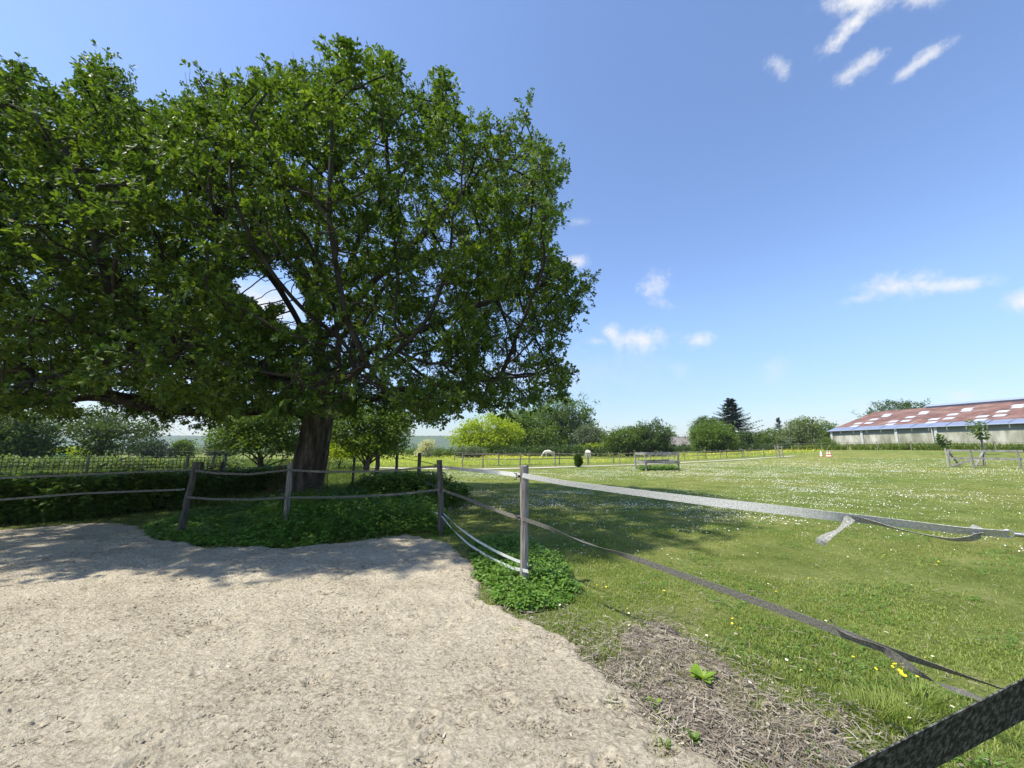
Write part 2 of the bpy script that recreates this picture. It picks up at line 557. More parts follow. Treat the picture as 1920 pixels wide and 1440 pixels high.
def grid(name, X, Y, Z, mat, keep=None, smooth=True):
    n, k = X.shape
    V = np.stack([X, Y, Z], -1).reshape(-1, 3)
    i = np.arange(n - 1)[:, None] * k + np.arange(k - 1)[None, :]
    Q = np.stack([i, i + 1, i + k + 1, i + k], -1).reshape(-1, 4)
    if keep is not None:
        kv = keep.reshape(-1)
        Q = Q[kv[Q].any(1)]
        used = np.unique(Q); mp_ = np.zeros(len(V), int); mp_[used] = np.arange(len(used)); V = V[used]; Q = mp_[Q]
    o = mesh_np(name, V, Q.ravel(), np.arange(len(Q)) * 4, mat, None, smooth)
    return o


th = np.linspace(R(270), R(-90), 340)
rr = np.concatenate([[0.001], np.geomspace(.3, 4000, 420)])
TH, RR = np.meshgrid(th, rr)
X, Y = RR * np.cos(TH), RR * np.sin(TH)
Z = terrain(X, Y) + .02 * fbm(X * .8, Y * .8, 3, 5) * (RR < 60) - .012
o = grid('field', X, Y, Z, M['field']); o['kind'] = 'structure'

th = np.linspace(R(182), R(20), 900)
rr = np.geomspace(.45, 17, 640)
TH, RR = np.meshgrid(th, rr)
X, Y = RR * np.cos(TH), RR * np.sin(TH)
sd = poly_sd(X, Y, SAND)
edge = sd + .16 * fbm(X * 2.2, Y * 2.2, 4, 3) + .06 * fbm(X * 9, Y * 9, 4, 8)
hoof = fbm(X * 5.5, Y * 5.5, 5, 21)
sl_ = fbm(X * 1.6, Y * 1.6, 3, 31)
rot = X * .94 + Y * .34, -X * .34 + Y * .94
str_ = fbm(rot[0] * 7, rot[1] * 16, 4, 44)
prints = np.zeros_like(X)
for _ in range(210):          # hoof prints: horseshoe shaped dents with a pushed-up rim
    pr_, pa_ = math.exp(random.uniform(math.log(1.2), math.log(9))), R(random.uniform(38, 150))
    px_, py_, pt_ = pr_ * math.cos(pa_), pr_ * math.sin(pa_), random.uniform(0, 6.28)
    if py_ < .8: continue
    i0, i1 = np.searchsorted(rr, pr_ - .25), np.searchsorted(rr, pr_ + .25)
    sx, sy = X[i0:i1] - px_, Y[i0:i1] - py_
    cx_, cy_ = sx * math.cos(pt_) + sy * math.sin(pt_), -sx * math.sin(pt_) + sy * math.cos(pt_)
    q_ = np.hypot(cx_ / .065, cy_ / .075)
    prints[i0:i1] += -.020 * np.exp(-(q_ / .95) ** 4) + .011 * np.exp(-((q_ - 1.35) / .28) ** 2) + .010 * np.exp(-((cx_ + .01) / .02) ** 2 - (cy_ / .035) ** 2)
Z = prints + np.clip(edge, -.5, .06) * .45 + .004 + .022 * hoof + .016 * sl_ + .012 * str_
Z = np.where(edge < 0, np.minimum(Z, -.03 + 0 * Z), Z)
o = grid('sand', X, Y, Z, M['sand'], edge > -.06); o['kind'] = 'structure'

th = np.linspace(R(98), R(10), 460); rr = np.geomspace(.6, 5.5, 260)
TH, RR = np.meshgrid(th, rr); X, Y = RR * np.cos(TH), RR * np.sin(TH)
sdd = poly_sd(X, Y, DRY) - .10 + .45 * fbm(X * 1.7, Y * 1.7, 5, 12) + .16 * fbm(X * 11, Y * 11, 3, 13)
Z = np.clip(sdd, -.5, .1) * .05 - .002 + .008 * fbm(X * 14, Y * 14, 3, 2)
Z = np.where(sdd < 0, -.04, Z)
o = grid('dry_soil', X, Y, Z, M['dry_soil'], sdd > -.03); o['kind'] = 'structure'


def strip(name, pts, w, mat, dz=.02):
    pts = np.array(pts); T = np.gradient(pts, axis=0); T[:, 2] = 0; T = unit(T)
    nrm = np.stack([-T[:, 1], T[:, 0], 0 * T[:, 0]], -1)
    k = 12
    s = np.linspace(0, len(pts) - 1, 90)
    p = np.stack([np.interp(s, np.arange(len(pts)), pts[:, i]) for i in range(3)], -1)
    q = np.stack([np.interp(s, np.arange(len(pts)), nrm[:, i]) for i in range(3)], -1)
    wl = w / 2 * (1 + .25 * vnoise(s * 3, s * 0, 3))
    A = np.linspace(-1, 1, k)
    Xg = p[:, None, 0] + q[:, None, 0] * A * wl[:, None]; Yg = p[:, None, 1] + q[:, None, 1] * A * wl[:, None]
    Zg = terrain(Xg, Yg) + dz
    o = grid(name, Xg, Yg, Zg, mat); o['kind'] = 'structure'


TRACK = [G(u, v) for u, v in [(700, 877), (790, 879), (900, 880), (1000, 877.5), (1100, 874.5), (1200, 871), (1300, 866), (1400, 861), (1440, 858), (1490, 855)]]
strip('path', TRACK, .9, M['path'])

# far wooded ridge
X, Y = np.meshgrid(np.linspace(-2600, 2600, 900), np.linspace(1250, 1900, 150))
ridge = sst(Y, 1250, 1750)
wv_ = np.abs(fbm(X / 13, Y / 13, 3, 9)) * 7
Z = -3 + ridge * (62 - 16 * sst(X, -200, 900) + 4 * fbm(X / 500, Y / 500, 2, 4)) + wv_
M['hill'] = roughmat('hill_wood', [(.030, .055, .020), (.055, .09, .028), (.10, .14, .05)], .03, 1, 0, detail=8)
o = grid('hill', X, Y, Z, M['hill']); o['kind'] = 'structure'

# ------------------------------------------------------------------ leaves and tree kit
OAK_T = [(0, 0, 0), (.28, .13, .03), (.40, .085, .02), (.58, .25, .06), (.70, .17, .04), (.84, .22, .05), (1, 0, 0),
         (.84, -.22, .05), (.70, -.17, .04), (.58, -.25, .06), (.40, -.085, .02), (.28, -.13, .03)]
OAK_F = [(0, 1, 2, 3, 4, 5, 6), (0, 6, 7, 8, 9, 10, 11)]
OAS_T = [(0, 0, 0), (.38, .10, .03), (.62, .25, .06), (1, 0, 0), (.66, -.25, .05), (.40, -.09, .02)]
OAS_F = [(0, 1, 2, 3), (0, 3, 4, 5)]
NET_T = [(0, 0, 0), (.25, .3, .05), (.6, .26, .03), (1, 0, -.12), (.6, -.26, .03), (.25, -.3, .05)]
NET_F = [(0, 1, 2, 3), (0, 3, 4, 5)]
DIA_T = [(0, 0, 0), (.5, .34, .08), (1, 0, -.05), (.5, -.34, .08)]
DIA_F = [(0, 1, 2, 3)]


def chains_to_mesh(mb, pos, par, rad, minr, thick_sides=9):
    """swept tubes along the main child of each node"""
    n = len(pos)
    kids = [[] for _ in range(n)]
    for i in range(n):
        if par[i] >= 0: kids[par[i]].append(i)
    starts = [0]
    while starts:
        s = starts.pop()
        ch = [s] if par[s] < 0 else [par[s], s]
        cur = s
        while kids[cur]:
            k = max(kids[cur], key=lambda q: rad[q])
            for q in kids[cur]:
                if q != k: starts.append(q)
            ch.append(k); cur = k
        rr_ = [max(minr, rad[q]) for q in ch]
        if par[s] >= 0: rr_[0] = min(rr_[0], rr_[1] * 1.25)
        rm = max(rr_)
        sides = thick_sides if rm > .08 else (5 if rm > .02 else 3)
        if len(ch) > 1:
            mb.tube([pos[q] for q in ch], rr_, sides, caps=False)


def lobe_tree(name, label, cat, base, lobes, nclus, leaf, mat, bark=None, trunk_r=.25, group=None, per=12, cr=.55, seedpts=14, sparse=1.0, flat=.8, trunk_to=None):
    """lobes: (x,y,z,rx,ry,rz) in world; crown of leaf clusters inside the lobes, limbs reach into them"""
    bark = bark or M['bark']
    nclus = int(nclus * .62); per = int(per * 1.7); cr = cr * 1.25
    root = empty(name, base, label, cat, group)
    lobes = np.array(lobes, float)
    vol = lobes[:, 3] * lobes[:, 4] * lobes[:, 5]
    wts = vol ** .7; wts /= wts.sum()
    idx = RNG.choice(len(lobes), nclus, p=wts)
    L = lobes[idx]
    d = rnd_dir(nclus)
    r = RNG.uniform(.35, 1, nclus) ** .45
    bumps = 1 + .22 * np.sin(d[:, 0] * 7 + idx) * np.cos(d[:, 2] * 6 + idx * 2) + .15 * RNG.normal(size=nclus)
    c = L[:, :3] + d * L[:, 3:] * (r * bumps)[:, None]
    c = c[c[:, 2] > base[2] + .05]
    n = len(c) * per
    cc = np.repeat(c, per, 0)
    outw = unit(np.repeat(d[:len(c)], per, 0) + RNG.normal(size=(n, 3)) * .8)
    p = cc + RNG.normal(size=(n, 3)) * cr * np.array([1, 1, flat])
    p[:, 2] = np.maximum(p[:, 2], base[2] + .02)
    nr = unit(RNG.normal(size=(n, 3)) * .6 + np.array([0, 0, 1.0]))
    mb = MB(); mb.cards(p, outw, nr, leaf * RNG.uniform(.6, 1.3, n), DIA_T, DIA_F)
    tb = MB()
    top = trunk_to if trunk_to is not None else lobes[:, :3].mean(0)
    b0 = np.array(base, float)
    k = 7
    tt = np.linspace(0, 1, k)[:, None]
    path = b0 + (top - b0) * tt + RNG.normal(size=(k, 3)) * trunk_r * .35 * np.array([1, 1, 0]); path[0] = b0 - [0, 0, .1]
    tb.tube(path, np.linspace(trunk_r * 1.15, trunk_r * .35, k), 8)
    for _ in range(seedpts):
        j = random.randrange(2, k)
        e = c[random.randrange(len(c))]
        s0 = path[j - 1]
        mid_ = (s0 + e) / 2 + RNG.normal(size=3) * .15 * np.linalg.norm(e - s0) + [0, 0, .1 * np.linalg.norm(e - s0)]
        tb.tube([s0, (s0 + mid_) / 2 + RNG.normal(size=3) * .04, mid_, e], [trunk_r * .38, trunk_r * .28, trunk_r * .18, trunk_r * .05], 5, caps=False)
    tb.build('trunk', bark, root, True)
    mb.build('crown', mat, root)
    return root


def px_tree(name, label, cat, Y, ub, lob, mat, n=500, leaf=.4, group=None, tr=.25, per=12, cr=None, **kw):
    """lobes given as (u, v, ru, rv) seen at depth Y"""
    b0 = GP(ub, Y)
    L = []
    for q in lob:
        u, v, ru, rv = q[:4]; dy = q[4] if len(q) > 4 else 0
        c = P(u, v, Y + dy)
        s = Y / F
        L.append((c[0], c[1], c[2], ru * s, ru * s * .9, rv * s))
    return lobe_tree(name, label, cat, b0, L, n, leaf, mat, trunk_r=tr, group=group, per=per, cr=cr or leaf * .9, **kw)

# ------------------------------------------------------------------ the oak
OAK = np.array([-5.75, 11.0, 0.0])
SIL = np.array([(-900, -50), (-300, 60), (-60, 110), (15, 118), (60, 150), (95, 160), (135, 175), (165, 130), (200, 98), (235, 112), (262, 170), (300, 190),
                (335, 200), (343, 135), (385, 145), (420, 165), (470, 150), (508, 95), (545, 112), (590, 100), (632, 86), (690, 105), (725, 98), (750, 120), (765, 175),
                (800, 165), (832, 142), (850, 195), (890, 215), (930, 225), (950, 190), (975, 178), (992, 210), (1002, 262), (1040, 255), (1050, 300), (1075, 325), (1050, 370),
                (1045, 425), (1020, 445), (1040, 480), (1090, 492), (1118, 530), (1098, 560), (1105, 600), (1080, 640), (1060, 660), (1075, 705), (1045, 745),
                (1000, 765), (960, 772), (905, 765), (860, 770), (822, 800), (790, 795), (752, 770), (700, 765), (640, 792), (560, 790), (480, 772), (440, 775), (395, 806),
                (340, 797), (290, 790), (240, 780), (200, 756), (165, 768), (120, 780), (60, 775), (0, 775), (-80, 790), (-900, 800)], float)
HOLE = [(505, 545, 62, 34), (548, 590, 26, 30), (155, 752, 34, 14), (220, 735, 24, 10), (355, 715, 18, 8)]


def proj(p):
    q = p - np.array([0, 0, CAMZ])
    yc = q[:, 1] * CP + q[:, 2] * SP
    zc = -q[:, 1] * SP + q[:, 2] * CP
    return 960 + F * q[:, 0] / yc, 720 - F * zc / yc


def in_crown(p, grow=0):
    u, v = proj(p)
    sd = poly_sd(u, v, SIL)
    ok = sd > grow
    for (a, b_, ra, rb) in HOLE:
        ok &= ((u - a) / ra) ** 2 + ((v - b_) / rb) ** 2 > .9 + 1.1 * fbm(u / 17, v / 17, 3, 41)
    # clear way of sight along the trunk below the fork
    ok &= ~((np.abs(u - 590) < 62) & (v > 785))
    return ok


def dome_sample(n, c, rx, ry, zt, zb, zmid, shell=.45):
    out_ = []
    while len(out_) < n:
        q = RNG.uniform(-1, 1, 3)
        z = zb + (q[2] + 1) / 2 * (zt - zb)
        if z > zmid: s = (1 - ((z - zmid) / (zt - zmid)) ** 2.4) ** (1 / 2.4) if z < zt else 0
        else: s = 1 - .10 * (zmid - z) / (zmid - zb)
        if s <= 0: continue
        rn = math.hypot(q[0], q[1]) / s
        if rn > 1: continue
        e = max(rn, (z - zmid) / (zt - zmid))
        if z < zb + 1.2: e = max(e, .75)
        if random.random() > (.15 + .85 * sst(np.array(e), shell, .85)): continue
        out_.append((c[0] + q[0] * rx, c[1] + q[1] * ry, z))
    return np.array(out_)


A1 = dome_sample(12500, (-5.4, 10.8), 8.4, 6.8, 12.6, 2.05, 5.6)
A2 = dome_sample(7500, (-11.6, 9.0), 6.4, 5.6, 11.4, 2.05, 5.0)
ATT = np.concatenate([A1, A2])
ATT = ATT[in_crown(ATT, 2)]
_u, _v = proj(ATT)
_m = poly_sd(_u, _v, SIL) - (10 - 32 * fbm(_u / 34, _v / 34, 3, 5)) * (1 - sst(_v, 640, 740))
ATT = ATT[_m > 0]
_g = fbm(ATT[:, 0] * .75 + ATT[:, 2] * .3, ATT[:, 2] * 1.0 + ATT[:, 1] * .45, 3, 19)
ATT = ATT[_g > -.40]

pos = []; par = []


def seed_limb(pts, start=None):
    """polyline resampled at 0.3 m; returns indices"""
    pts = [np.asarray(q, float) for q in pts]
    # smooth by Catmull-like subdivision
    P_ = np.array(pts)
    seg = np.r_[0, np.cumsum(np.linalg.norm(np.diff(P_, axis=0), axis=1))]
    k = max(2, int(seg[-1] / .3))
    s = np.linspace(0, seg[-1], k + 1)
    q = np.stack([np.interp(s, seg, P_[:, i]) for i in range(3)], -1)
    for _ in range(2):
        q[1:-1] = (q[:-2] + q[1:-1] * 2 + q[2:]) / 4
    q[1:-1] += np.stack([fbm(s[1:-1] * 1.1, s[1:-1] * 0 + i * 7 + len(pos), 2, i) for i in range(3)], -1) * .16
    if start is None:
        prev = -1; j0 = 0
    else:
        d = [np.linalg.norm(pos[i] - q[0]) for i in range(len(pos))]
        prev = int(np.argmin(d)); j0 = 1
    for j in range(j0, len(q)):
        pos.append(q[j]); par.append(prev); prev = len(pos) - 1


seed_limb([(-6.0, 11, -.15), (-5.85, 11, .8), (-5.6, 11, 1.7), (-5.5, 11, 2.6)] + [P(603, 700, 11), P(598, 600, 11), P(592, 480, 11), P(600, 350, 11), P(615, 230, 11.4)])
seed_limb([P(604, 690, 11), P(560, 600, 10.6), P(520, 540, 10), P(480, 490, 9.6), P(430, 390, 9.2), P(385, 300, 9)], 1)
seed_limb([P(604, 650, 11), P(680, 560, 11), P(760, 470, 10.5), P(850, 380, 10.5), P(920, 300, 10.5)], 1)
seed_limb([P(600, 785, 11), P(450, 768, 10.2), P(300, 762, 9.4), P(150, 752, 8.6), P(20, 730, 8)], 1)
seed_limb([P(600, 730, 11), P(450, 680, 10), P(300, 610, 9.2), P(230, 545, 8.8), P(100, 480, 8.4), P(-60, 400, 8.2)], 1)
seed_limb([P(240, 555, 8.8), P(185, 450, 8.6), P(150, 350, 8.4), P(110, 260, 8.4)], 1)
seed_limb([P(185, 450, 8.6), P(60, 380, 8.6), P(-60, 320, 8.6)], 1)
seed_limb([P(602, 770, 11), P(720, 740, 10), P(830, 715, 9), P(930, 715, 8.2)], 1)
seed_limb([P(604, 700, 11), P(740, 640, 10.8), P(880, 580, 10.6), P(1010, 540, 10.6)], 1)
seed_limb([P(600, 745, 11), P(620, 725, 9), P(660, 700, 7.5), P(700, 690, 6.3)], 1)
seed_limb([P(604, 710, 11), P(640, 640, 13), P(700, 560, 15)], 1)
seed_limb([P(602, 720, 11), P(500, 650, 13), P(400, 560, 15)], 1)
seed_limb([P(600, 750, 11), P(480, 710, 9), P(350, 670, 7.5), P(250, 650, 6.3)], 1)
seed_limb([P(598, 600, 11), P(660, 480, 10), P(720, 340, 9.4), P(735, 240, 9.2)], 1)
seed_limb([P(596, 560, 11), P(520, 430, 11), P(470, 300, 10.6), P(500, 200, 10.4)], 1)
seed_limb([P(300, 762, 9.4), P(200, 740, 7.8), P(60, 700, 6.4)], 1)
NSEED = len(pos)

act = ATT.copy()
alive = np.ones(len(act), bool)
STEP, KILL, INF = .27, .34, 3.2
near_i = np.full(len(act), -1); near_d = np.full(len(act), 1e9)
new_from = 0
for it in range(95):
    kd = KDTree(len(pos) - new_from)
    for i in range(new_from, len(pos)): kd.insert(pos[i], i)
    kd.balance()
    new_from = len(pos)
    for a in np.nonzero(alive)[0]:
        _, i, d = kd.find(act[a])
        if d < near_d[a]: near_d[a] = d; near_i[a] = i
    alive &= near_d > KILL
    sel = alive & (near_d < (INF if it > 8 else INF))
    if not sel.any(): break
    dirs = {}
    for a in np.nonzero(sel)[0]:
        i = near_i[a]
        v = unit(act[a] - pos[i])
        dirs[i] = dirs.get(i, 0) + v
    for i, v in dirs.items():
        v = unit(v + RNG.normal(size=3) * .22 + np.array([0, 0, .06]))
        pos.append(pos[i] + v * STEP); par.append(int(i))
pos = np.array(pos); par = np.array(par)
rad = np.zeros(len(pos)); cnt = np.zeros(len(pos))
EXP = 2.35
kidn = np.bincount(par[par >= 0], minlength=len(pos))
for i in range(len(pos) - 1, -1, -1):
    if kidn[i] == 0: rad[i] += .0055 ** EXP
    if par[i] >= 0: rad[par[i]] += rad[i]
rad = rad ** (1 / EXP)
print('oak nodes', len(pos), 'attractors left', int(alive.sum()), 'base radius', rad[0])
trunk_i = np.nonzero((pos[:, 2] < 2.6) & (np.arange(len(pos)) < 14))[0]
rad = np.minimum(rad * (.42 / rad[0]), .42)
rad[NSEED:] = np.minimum(rad[NSEED:], .13)
rad[14:NSEED] = np.minimum(rad[14:NSEED], .30) * .72

oak = empty('oak_tree', OAK, 'huge spreading oak with a broad dark green crown and thick leaning trunk', 'tree')
# bark-covered trunk with buttress roots
mbt = MB()
nh, ns = 34, 40
hz = np.linspace(-.12, 2.75, nh)
Vt = np.zeros((nh, ns, 3))
ang = np.arange(ns) / ns * 2 * np.pi
for i, z in enumerate(hz):
    cx = np.interp(z, [0, .8, 1.7, 2.75], [-5.84, -5.72, -5.60, -5.50])
    r0 = np.interp(z, [-.1, .15, .5, 1.1, 1.8, 2.75], [.70, .57, .46, .42, .40, .39])
    fl = math.exp(-max(z, 0) / .38)
    lob = 1 + fl * (.30 * np.cos(3 * ang + .6) + .18 * np.cos(5 * ang + 2)) + .55 * fl * np.clip(-np.cos(ang), 0, 1) ** 3
    lob = lob + .05 * fbm(ang * 1.9 + np.cos(ang), z * 1.4 + 0 * ang, 3, 3) + .04 * np.sin(ang * 11 + z * 1.3 + 2 * np.sin(z * 2)) + .022 * np.sin(ang * 23 + z * 3)
    Vt[i] = np.stack([cx + r0 * lob * np.cos(ang), 11 + r0 * lob * np.sin(ang), z + 0 * ang], -1)
i = np.arange(nh - 1)[:, None] * ns; j = np.arange(ns)[None, :]; k = (j + 1) % ns
mbt.add(Vt.reshape(-1, 3), np.stack([i + j, i + k, i + ns + k, i + ns + j], -1).reshape(-1, 4))
mbt.build('trunk', M['bark'], oak, True)
mbb = MB()
chains_to_mesh(mbb, pos, par, np.where(pos[:, 2] < 2.3, rad * .6, rad), .0045)
# bare twigs standing out of the top
for (u, v) in [(365, 165), (430, 150), (478, 140), (520, 150), (455, 150), (610, 110), (808, 175), (560, 130)]:
    s0 = P(u, v + 60, 9.4); mtw = MB()
    for _ in range(3):
        e = P(u + random.uniform(-25, 20), v - random.uniform(5, 40), 9.4)
        q = s0 + (e - s0) * np.linspace(0, 1, 5)[:, None] + RNG.normal(size=(5, 3)) * .035
        mtw.tube(q, np.linspace(.010, .004, 5), 3, caps=False)
        for kk in (2, 3):
            mtw.tube([q[kk], q[kk] + RNG.normal(size=3) * .16 + [0, 0, .12]], [.005, .003], 3, caps=False)
    mtw.build('bare_twig', M['twig'], oak)
# leaves: rosettes at the shoot tips
thin = np.nonzero((rad < .022) & (np.arange(len(pos)) >= NSEED - 0))[0]
sd_u, sd_v = proj(pos[thin])
vis = (sd_u > -420)
thin = thin[vis]
dirn = unit(pos[thin] - pos[np.maximum(par[thin], 0)])
NR = np.where(kidn[thin] == 0, 27, 11)
rep = np.repeat(np.arange(len(thin)), NR)
base = pos[thin][rep]; dd = unit(dirn[rep] * .8 + RNG.normal(size=(len(rep), 3)) * .75 + np.array([0, 0, .32]))
cen = base + dd * RNG.uniform(.05, .34, len(rep))[:, None]
ok = in_crown(cen, -18)
cl = fbm(cen[:, 0] * 1.25, cen[:, 2] * 2.1 + cen[:, 1] * .3, 3, 23) + fbm(cen[:, 1] * 1.25, cen[:, 2] * 1.7 - cen[:, 0] * .4, 3, 29)
ok &= (cl > -.06 + .16 * RNG.normal(size=len(cl)) * .5)
cen, dd = cen[ok], dd[ok]
# leafy shoots standing out of the crown
tips = thin[(kidn[thin] == 0)]
outw_ = pos[tips] - np.array([-7.0, 10.6, 5.0]); far_ = np.linalg.norm(outw_ / [8.5, 6.2, 6.4], axis=1)
tips = tips[far_ > .80]
tips = tips[RNG.uniform(0, 1, len(tips)) < .40]
msh = mbb; add_c, add_d = [], []
for ti in tips:
    o__ = unit(pos[ti] - np.array([-7.0, 10.6, 4.0])); d__ = unit(o__ + RNG.normal(size=3) * .35 + [0, 0, .45]); L__ = random.uniform(.3, .85)
    e__ = pos[ti] + d__ * L__
    if not in_crown(e__[None], -26)[0]: continue
    msh.tube([pos[ti], pos[ti] + d__ * L__ * .5 + RNG.normal(size=3) * .03, e__], [.007, .005, .003], 3, caps=False)
    for f__ in np.linspace(.25, 1.0, max(3, int(L__ / .10))):
        add_c.append(pos[ti] + d__ * L__ * f__ + RNG.normal(size=3) * .045); add_d.append(unit(d__ + RNG.normal(size=3) * .5))
mbb.build('branches', M['limb'], oak, True)
oc_ = np.array(add_c); od_ = np.array(add_d)
cen = np.concatenate([cen, oc_]); dd = np.concatenate([dd, od_])
K = 8
n = len(cen) * K
c8 = np.repeat(cen, K, 0); a8 = np.repeat(dd, K, 0)
s1 = unit(np.cross(a8, rnd_dir(n)))
al = RNG.uniform(.15, 1.0, n)[:, None]
ld = unit(a8 * al + s1 * (1.05 - al * .4) + np.array([0, 0, -.12]))
ln = unit(a8 * .55 + np.array([0, 0, .9]) + RNG.normal(size=(n, 3)) * .38)
lp = c8 + a8 * RNG.uniform(-.05, .04, n)[:, None]
ls = RNG.uniform(.055, .112, n)
mbl = MB()
nr_ = np.linalg.norm(lp - [0, 0, CAMZ], axis=1) < 8.5
mbl.cards(lp[nr_], ld[nr_], ln[nr_], ls[nr_], OAK_T, OAK_F)
mbl.cards(lp[~nr_], ld[~nr_], ln[~nr_], ls[~nr_] * 1.06, OAS_T, OAS_F)
print('oak leaves', n)
mbl.build('crown', M['oak_leaf'], oak)

# ------------------------------------------------------------------ low plants near the camera
M['nettle'] = leafmat('nettle', [(.07, .15, .025), (.12, .22, .035), (.17, .29, .05)], .30, .45, 1.5, .35)
M['nettle_far'] = leafmat('nettle_far', [(.065, .12, .026), (.115, .19, .036), (.19, .275, .058)], .28, .5, 1.0, .35)
M['blade'] = leafmat('blade', [(.098, .150, .034), (.168, .228, .048), (.265, .310, .078), (.47, .44, .23)], .35, .6, .9, .25)
M['straw'] = leafmat('straw', [(.09, .075, .06), (.25, .215, .17), (.50, .45, .36)], .1, .8, 3, .15, .6)
M['weed_pale'] = leafmat('weed_pale', [(.12, .22, .02), (.19, .30, .03), (.26, .36, .05)], .35, .45, 6, .35)


def leafy_mass(name, pts, hts, mat, kind='stuff', leaf=(.045, .09), per=9, lean=.5, parent=None, T=NET_T, Fc=NET_F, stems=True):
    """upright leafy stems: one stem at each point, opposite leaf pairs up the stem"""
    n = len(pts)
    hts = np.asarray(hts)
    q = np.repeat(np.arange(n), per)
    h = RNG.uniform(.12, 1.0, len(q)) ** .8
    ln_ = RNG.normal(size=(n, 2)) * lean * .35
    p = pts[q].copy()
    p[:, 0] += ln_[q, 0] * h * hts[q]; p[:, 1] += ln_[q, 1] * h * hts[q]
    p[:, 2] += h * hts[q]
    a = RNG.uniform(0, 2 * np.pi, len(q))
    d = np.stack([np.cos(a), np.sin(a), RNG.uniform(-.45, .25, len(q))], -1)
    s = RNG.uniform(leaf[0], leaf[1], len(q))
    nn = unit(np.stack([-np.cos(a) * .1, -np.sin(a) * .1, np.ones(len(q))], -1) + RNG.normal(size=(len(q), 3)) * .3)
    mb = MB(); mb.cards(p + unit(d) * .01, unit(d), nn, s, T, Fc)
    if stems:
        top = pts + np.stack([ln_[:, 0] * hts, ln_[:, 1] * hts, hts], -1)
        dd_ = top - pts; L_ = np.linalg.norm(dd_, axis=1)
        mb.cards(pts, unit(dd_), unit(RNG.normal(size=(n, 3)) * [1, 1, .1]), L_, [(0, .004, 0), (0, -.004, 0), (1, 0, 0)], [(0, 1, 2)], widthscale=np.ones(n))
    o = mb.build(name, mat, parent)
    return o


# hedge of nettle and bramble along the back of the sand
HL = [G(-420, 1010), G(-150, 1000), G(0, 984), G(160, 974), G(330, 952), G(440, 934), G(540, 930)]
HL = np.array(HL)


def along(line, n, depth, jitter=0):
    seg = np.r_[0, np.cumsum(np.linalg.norm(np.diff(line, axis=0), axis=1))]
    s = RNG.uniform(0, seg[-1], n)
    p = np.stack([np.interp(s, seg, line[:, i]) for i in range(3)], -1)
    T = np.gradient(line, axis=0); q = np.stack([np.interp(s, seg, T[:, i]) for i in range(3)], -1)
    q[:, 2] = 0; q = unit(q); nrm = np.stack([-q[:, 1], q[:, 0], 0 * s], -1)
    w = RNG.uniform(0, 1, n)
    p = p + nrm * (w * depth)[:, None]
    return p, s, w


p, s, w = along(HL, 5200, 1.5)
hh_ = (.92 + .14 * fbm(s * 1.3, w * 2, 3, 5)) * np.clip(.45 + w * 3.2, 0, 1) * RNG.uniform(.8, 1.08, len(s))
o = leafy_mass('hedge', p, hh_, M['nettle_far'], per=20, leaf=(.08, .155))
tag(o, 'long dark hedge of nettles and brambles along the back edge of the sand', 'hedge')
# bramble mound right of the trunk
BL = np.array([G(640, 944), G(700, 956), G(760, 958), G(815, 962)])
p, s, w = along(BL, 2300, 1.9)
hh_ = (.68 + .12 * fbm(s * 1.6, w * 2, 3, 15)) * np.clip(.4 + w * 3, 0, 1) * RNG.uniform(.75, 1.1, len(s)) * np.clip(1.15 - .35 * sst(s, s.max() * .75, s.max()), .3, 2)
o = leafy_mass('bramble_bush', p, hh_, M['nettle_far'], per=20, leaf=(.05, .11))
tag(o, 'dark green bramble bush rising right of the oak trunk behind the tape', 'bush')
p = np.array([P(757, 925, 11.4) * [1, 1, 0] + np.r_[RNG.normal(size=2) * [.35, .3], 0] for _ in range(420)])
o = leafy_mass('elder_bush', p, RNG.uniform(.45, .95, len(p)), M['nettle'], per=16, leaf=(.06, .12))
tag(o, 'taller fresh green bush around the dark post right of the oak', 'bush')


def scatter_poly(poly, n, bias=None):
    P2 = np.array(poly)[:, :2]
    lo, hi = P2.min(0), P2.max(0)
    q = RNG.uniform(lo, hi, (n * 3, 2))
    sdq = poly_sd(q[:, 0], q[:, 1], poly)
    q = q[sdq + .12 * fbm(q[:, 0] * 3, q[:, 1] * 3, 3, 6) > 0][:n]
    return np.c_[q, np.zeros(len(q))]


p = scatter_poly(NETTLE, 7000)
u_, v_ = proj(p)
hgt = .10 + .20 * sst(u_, 430, 560) * (1 - sst(v_, 985, 1022)) + .10 * sst(u_, 400, 560) + .05 * fbm(p[:, 0] * 2, p[:, 1] * 2, 2, 2)
o = leafy_mass('ground_nettles', p, np.maximum(hgt * (.3 + .7 * sst(poly_sd(p[:, 0], p[:, 1], NETTLE), -.1, .5)), .04) * RNG.uniform(.6, 1.45, len(p)), M['nettle'], per=9, leaf=(.04, .085))
tag(o, kind='stuff')
PN = [G(u, v) for u, v in [(885, 1050), (900, 1085), (925, 1128), (985, 1150), (1040, 1140), (1100, 1120), (1075, 1085), (1050, 1045), (985, 1015), (930, 1018), (880, 1020)]]
p = scatter_poly(PN, 1900); sdp = sst(poly_sd(p[:, 0], p[:, 1], PN), -.10, .32)
o = leafy_mass('post_nettles', p, (.04 + .11 * sdp + .08 * fbm(p[:, 0] * 4, p[:, 1] * 4, 2, 2)) * RNG.uniform(.4, 1.35, len(p)), M['nettle'], per=9, leaf=(.028, .058))
tag(o, kind='stuff')

# ------------------------------------------------------------------ grass
BL_T = [(0, .5, 0), (0, -.5, 0), (.55, -.34, .10), (.55, .34, .10), (1, 0, .34)]
BL_F = [(0, 1, 2, 3), (3, 2, 4)]
TRI_T = [(0, .5, 0), (0, -.5, 0), (1, 0, .25)]
TRI_F = [(0, 1, 2)]


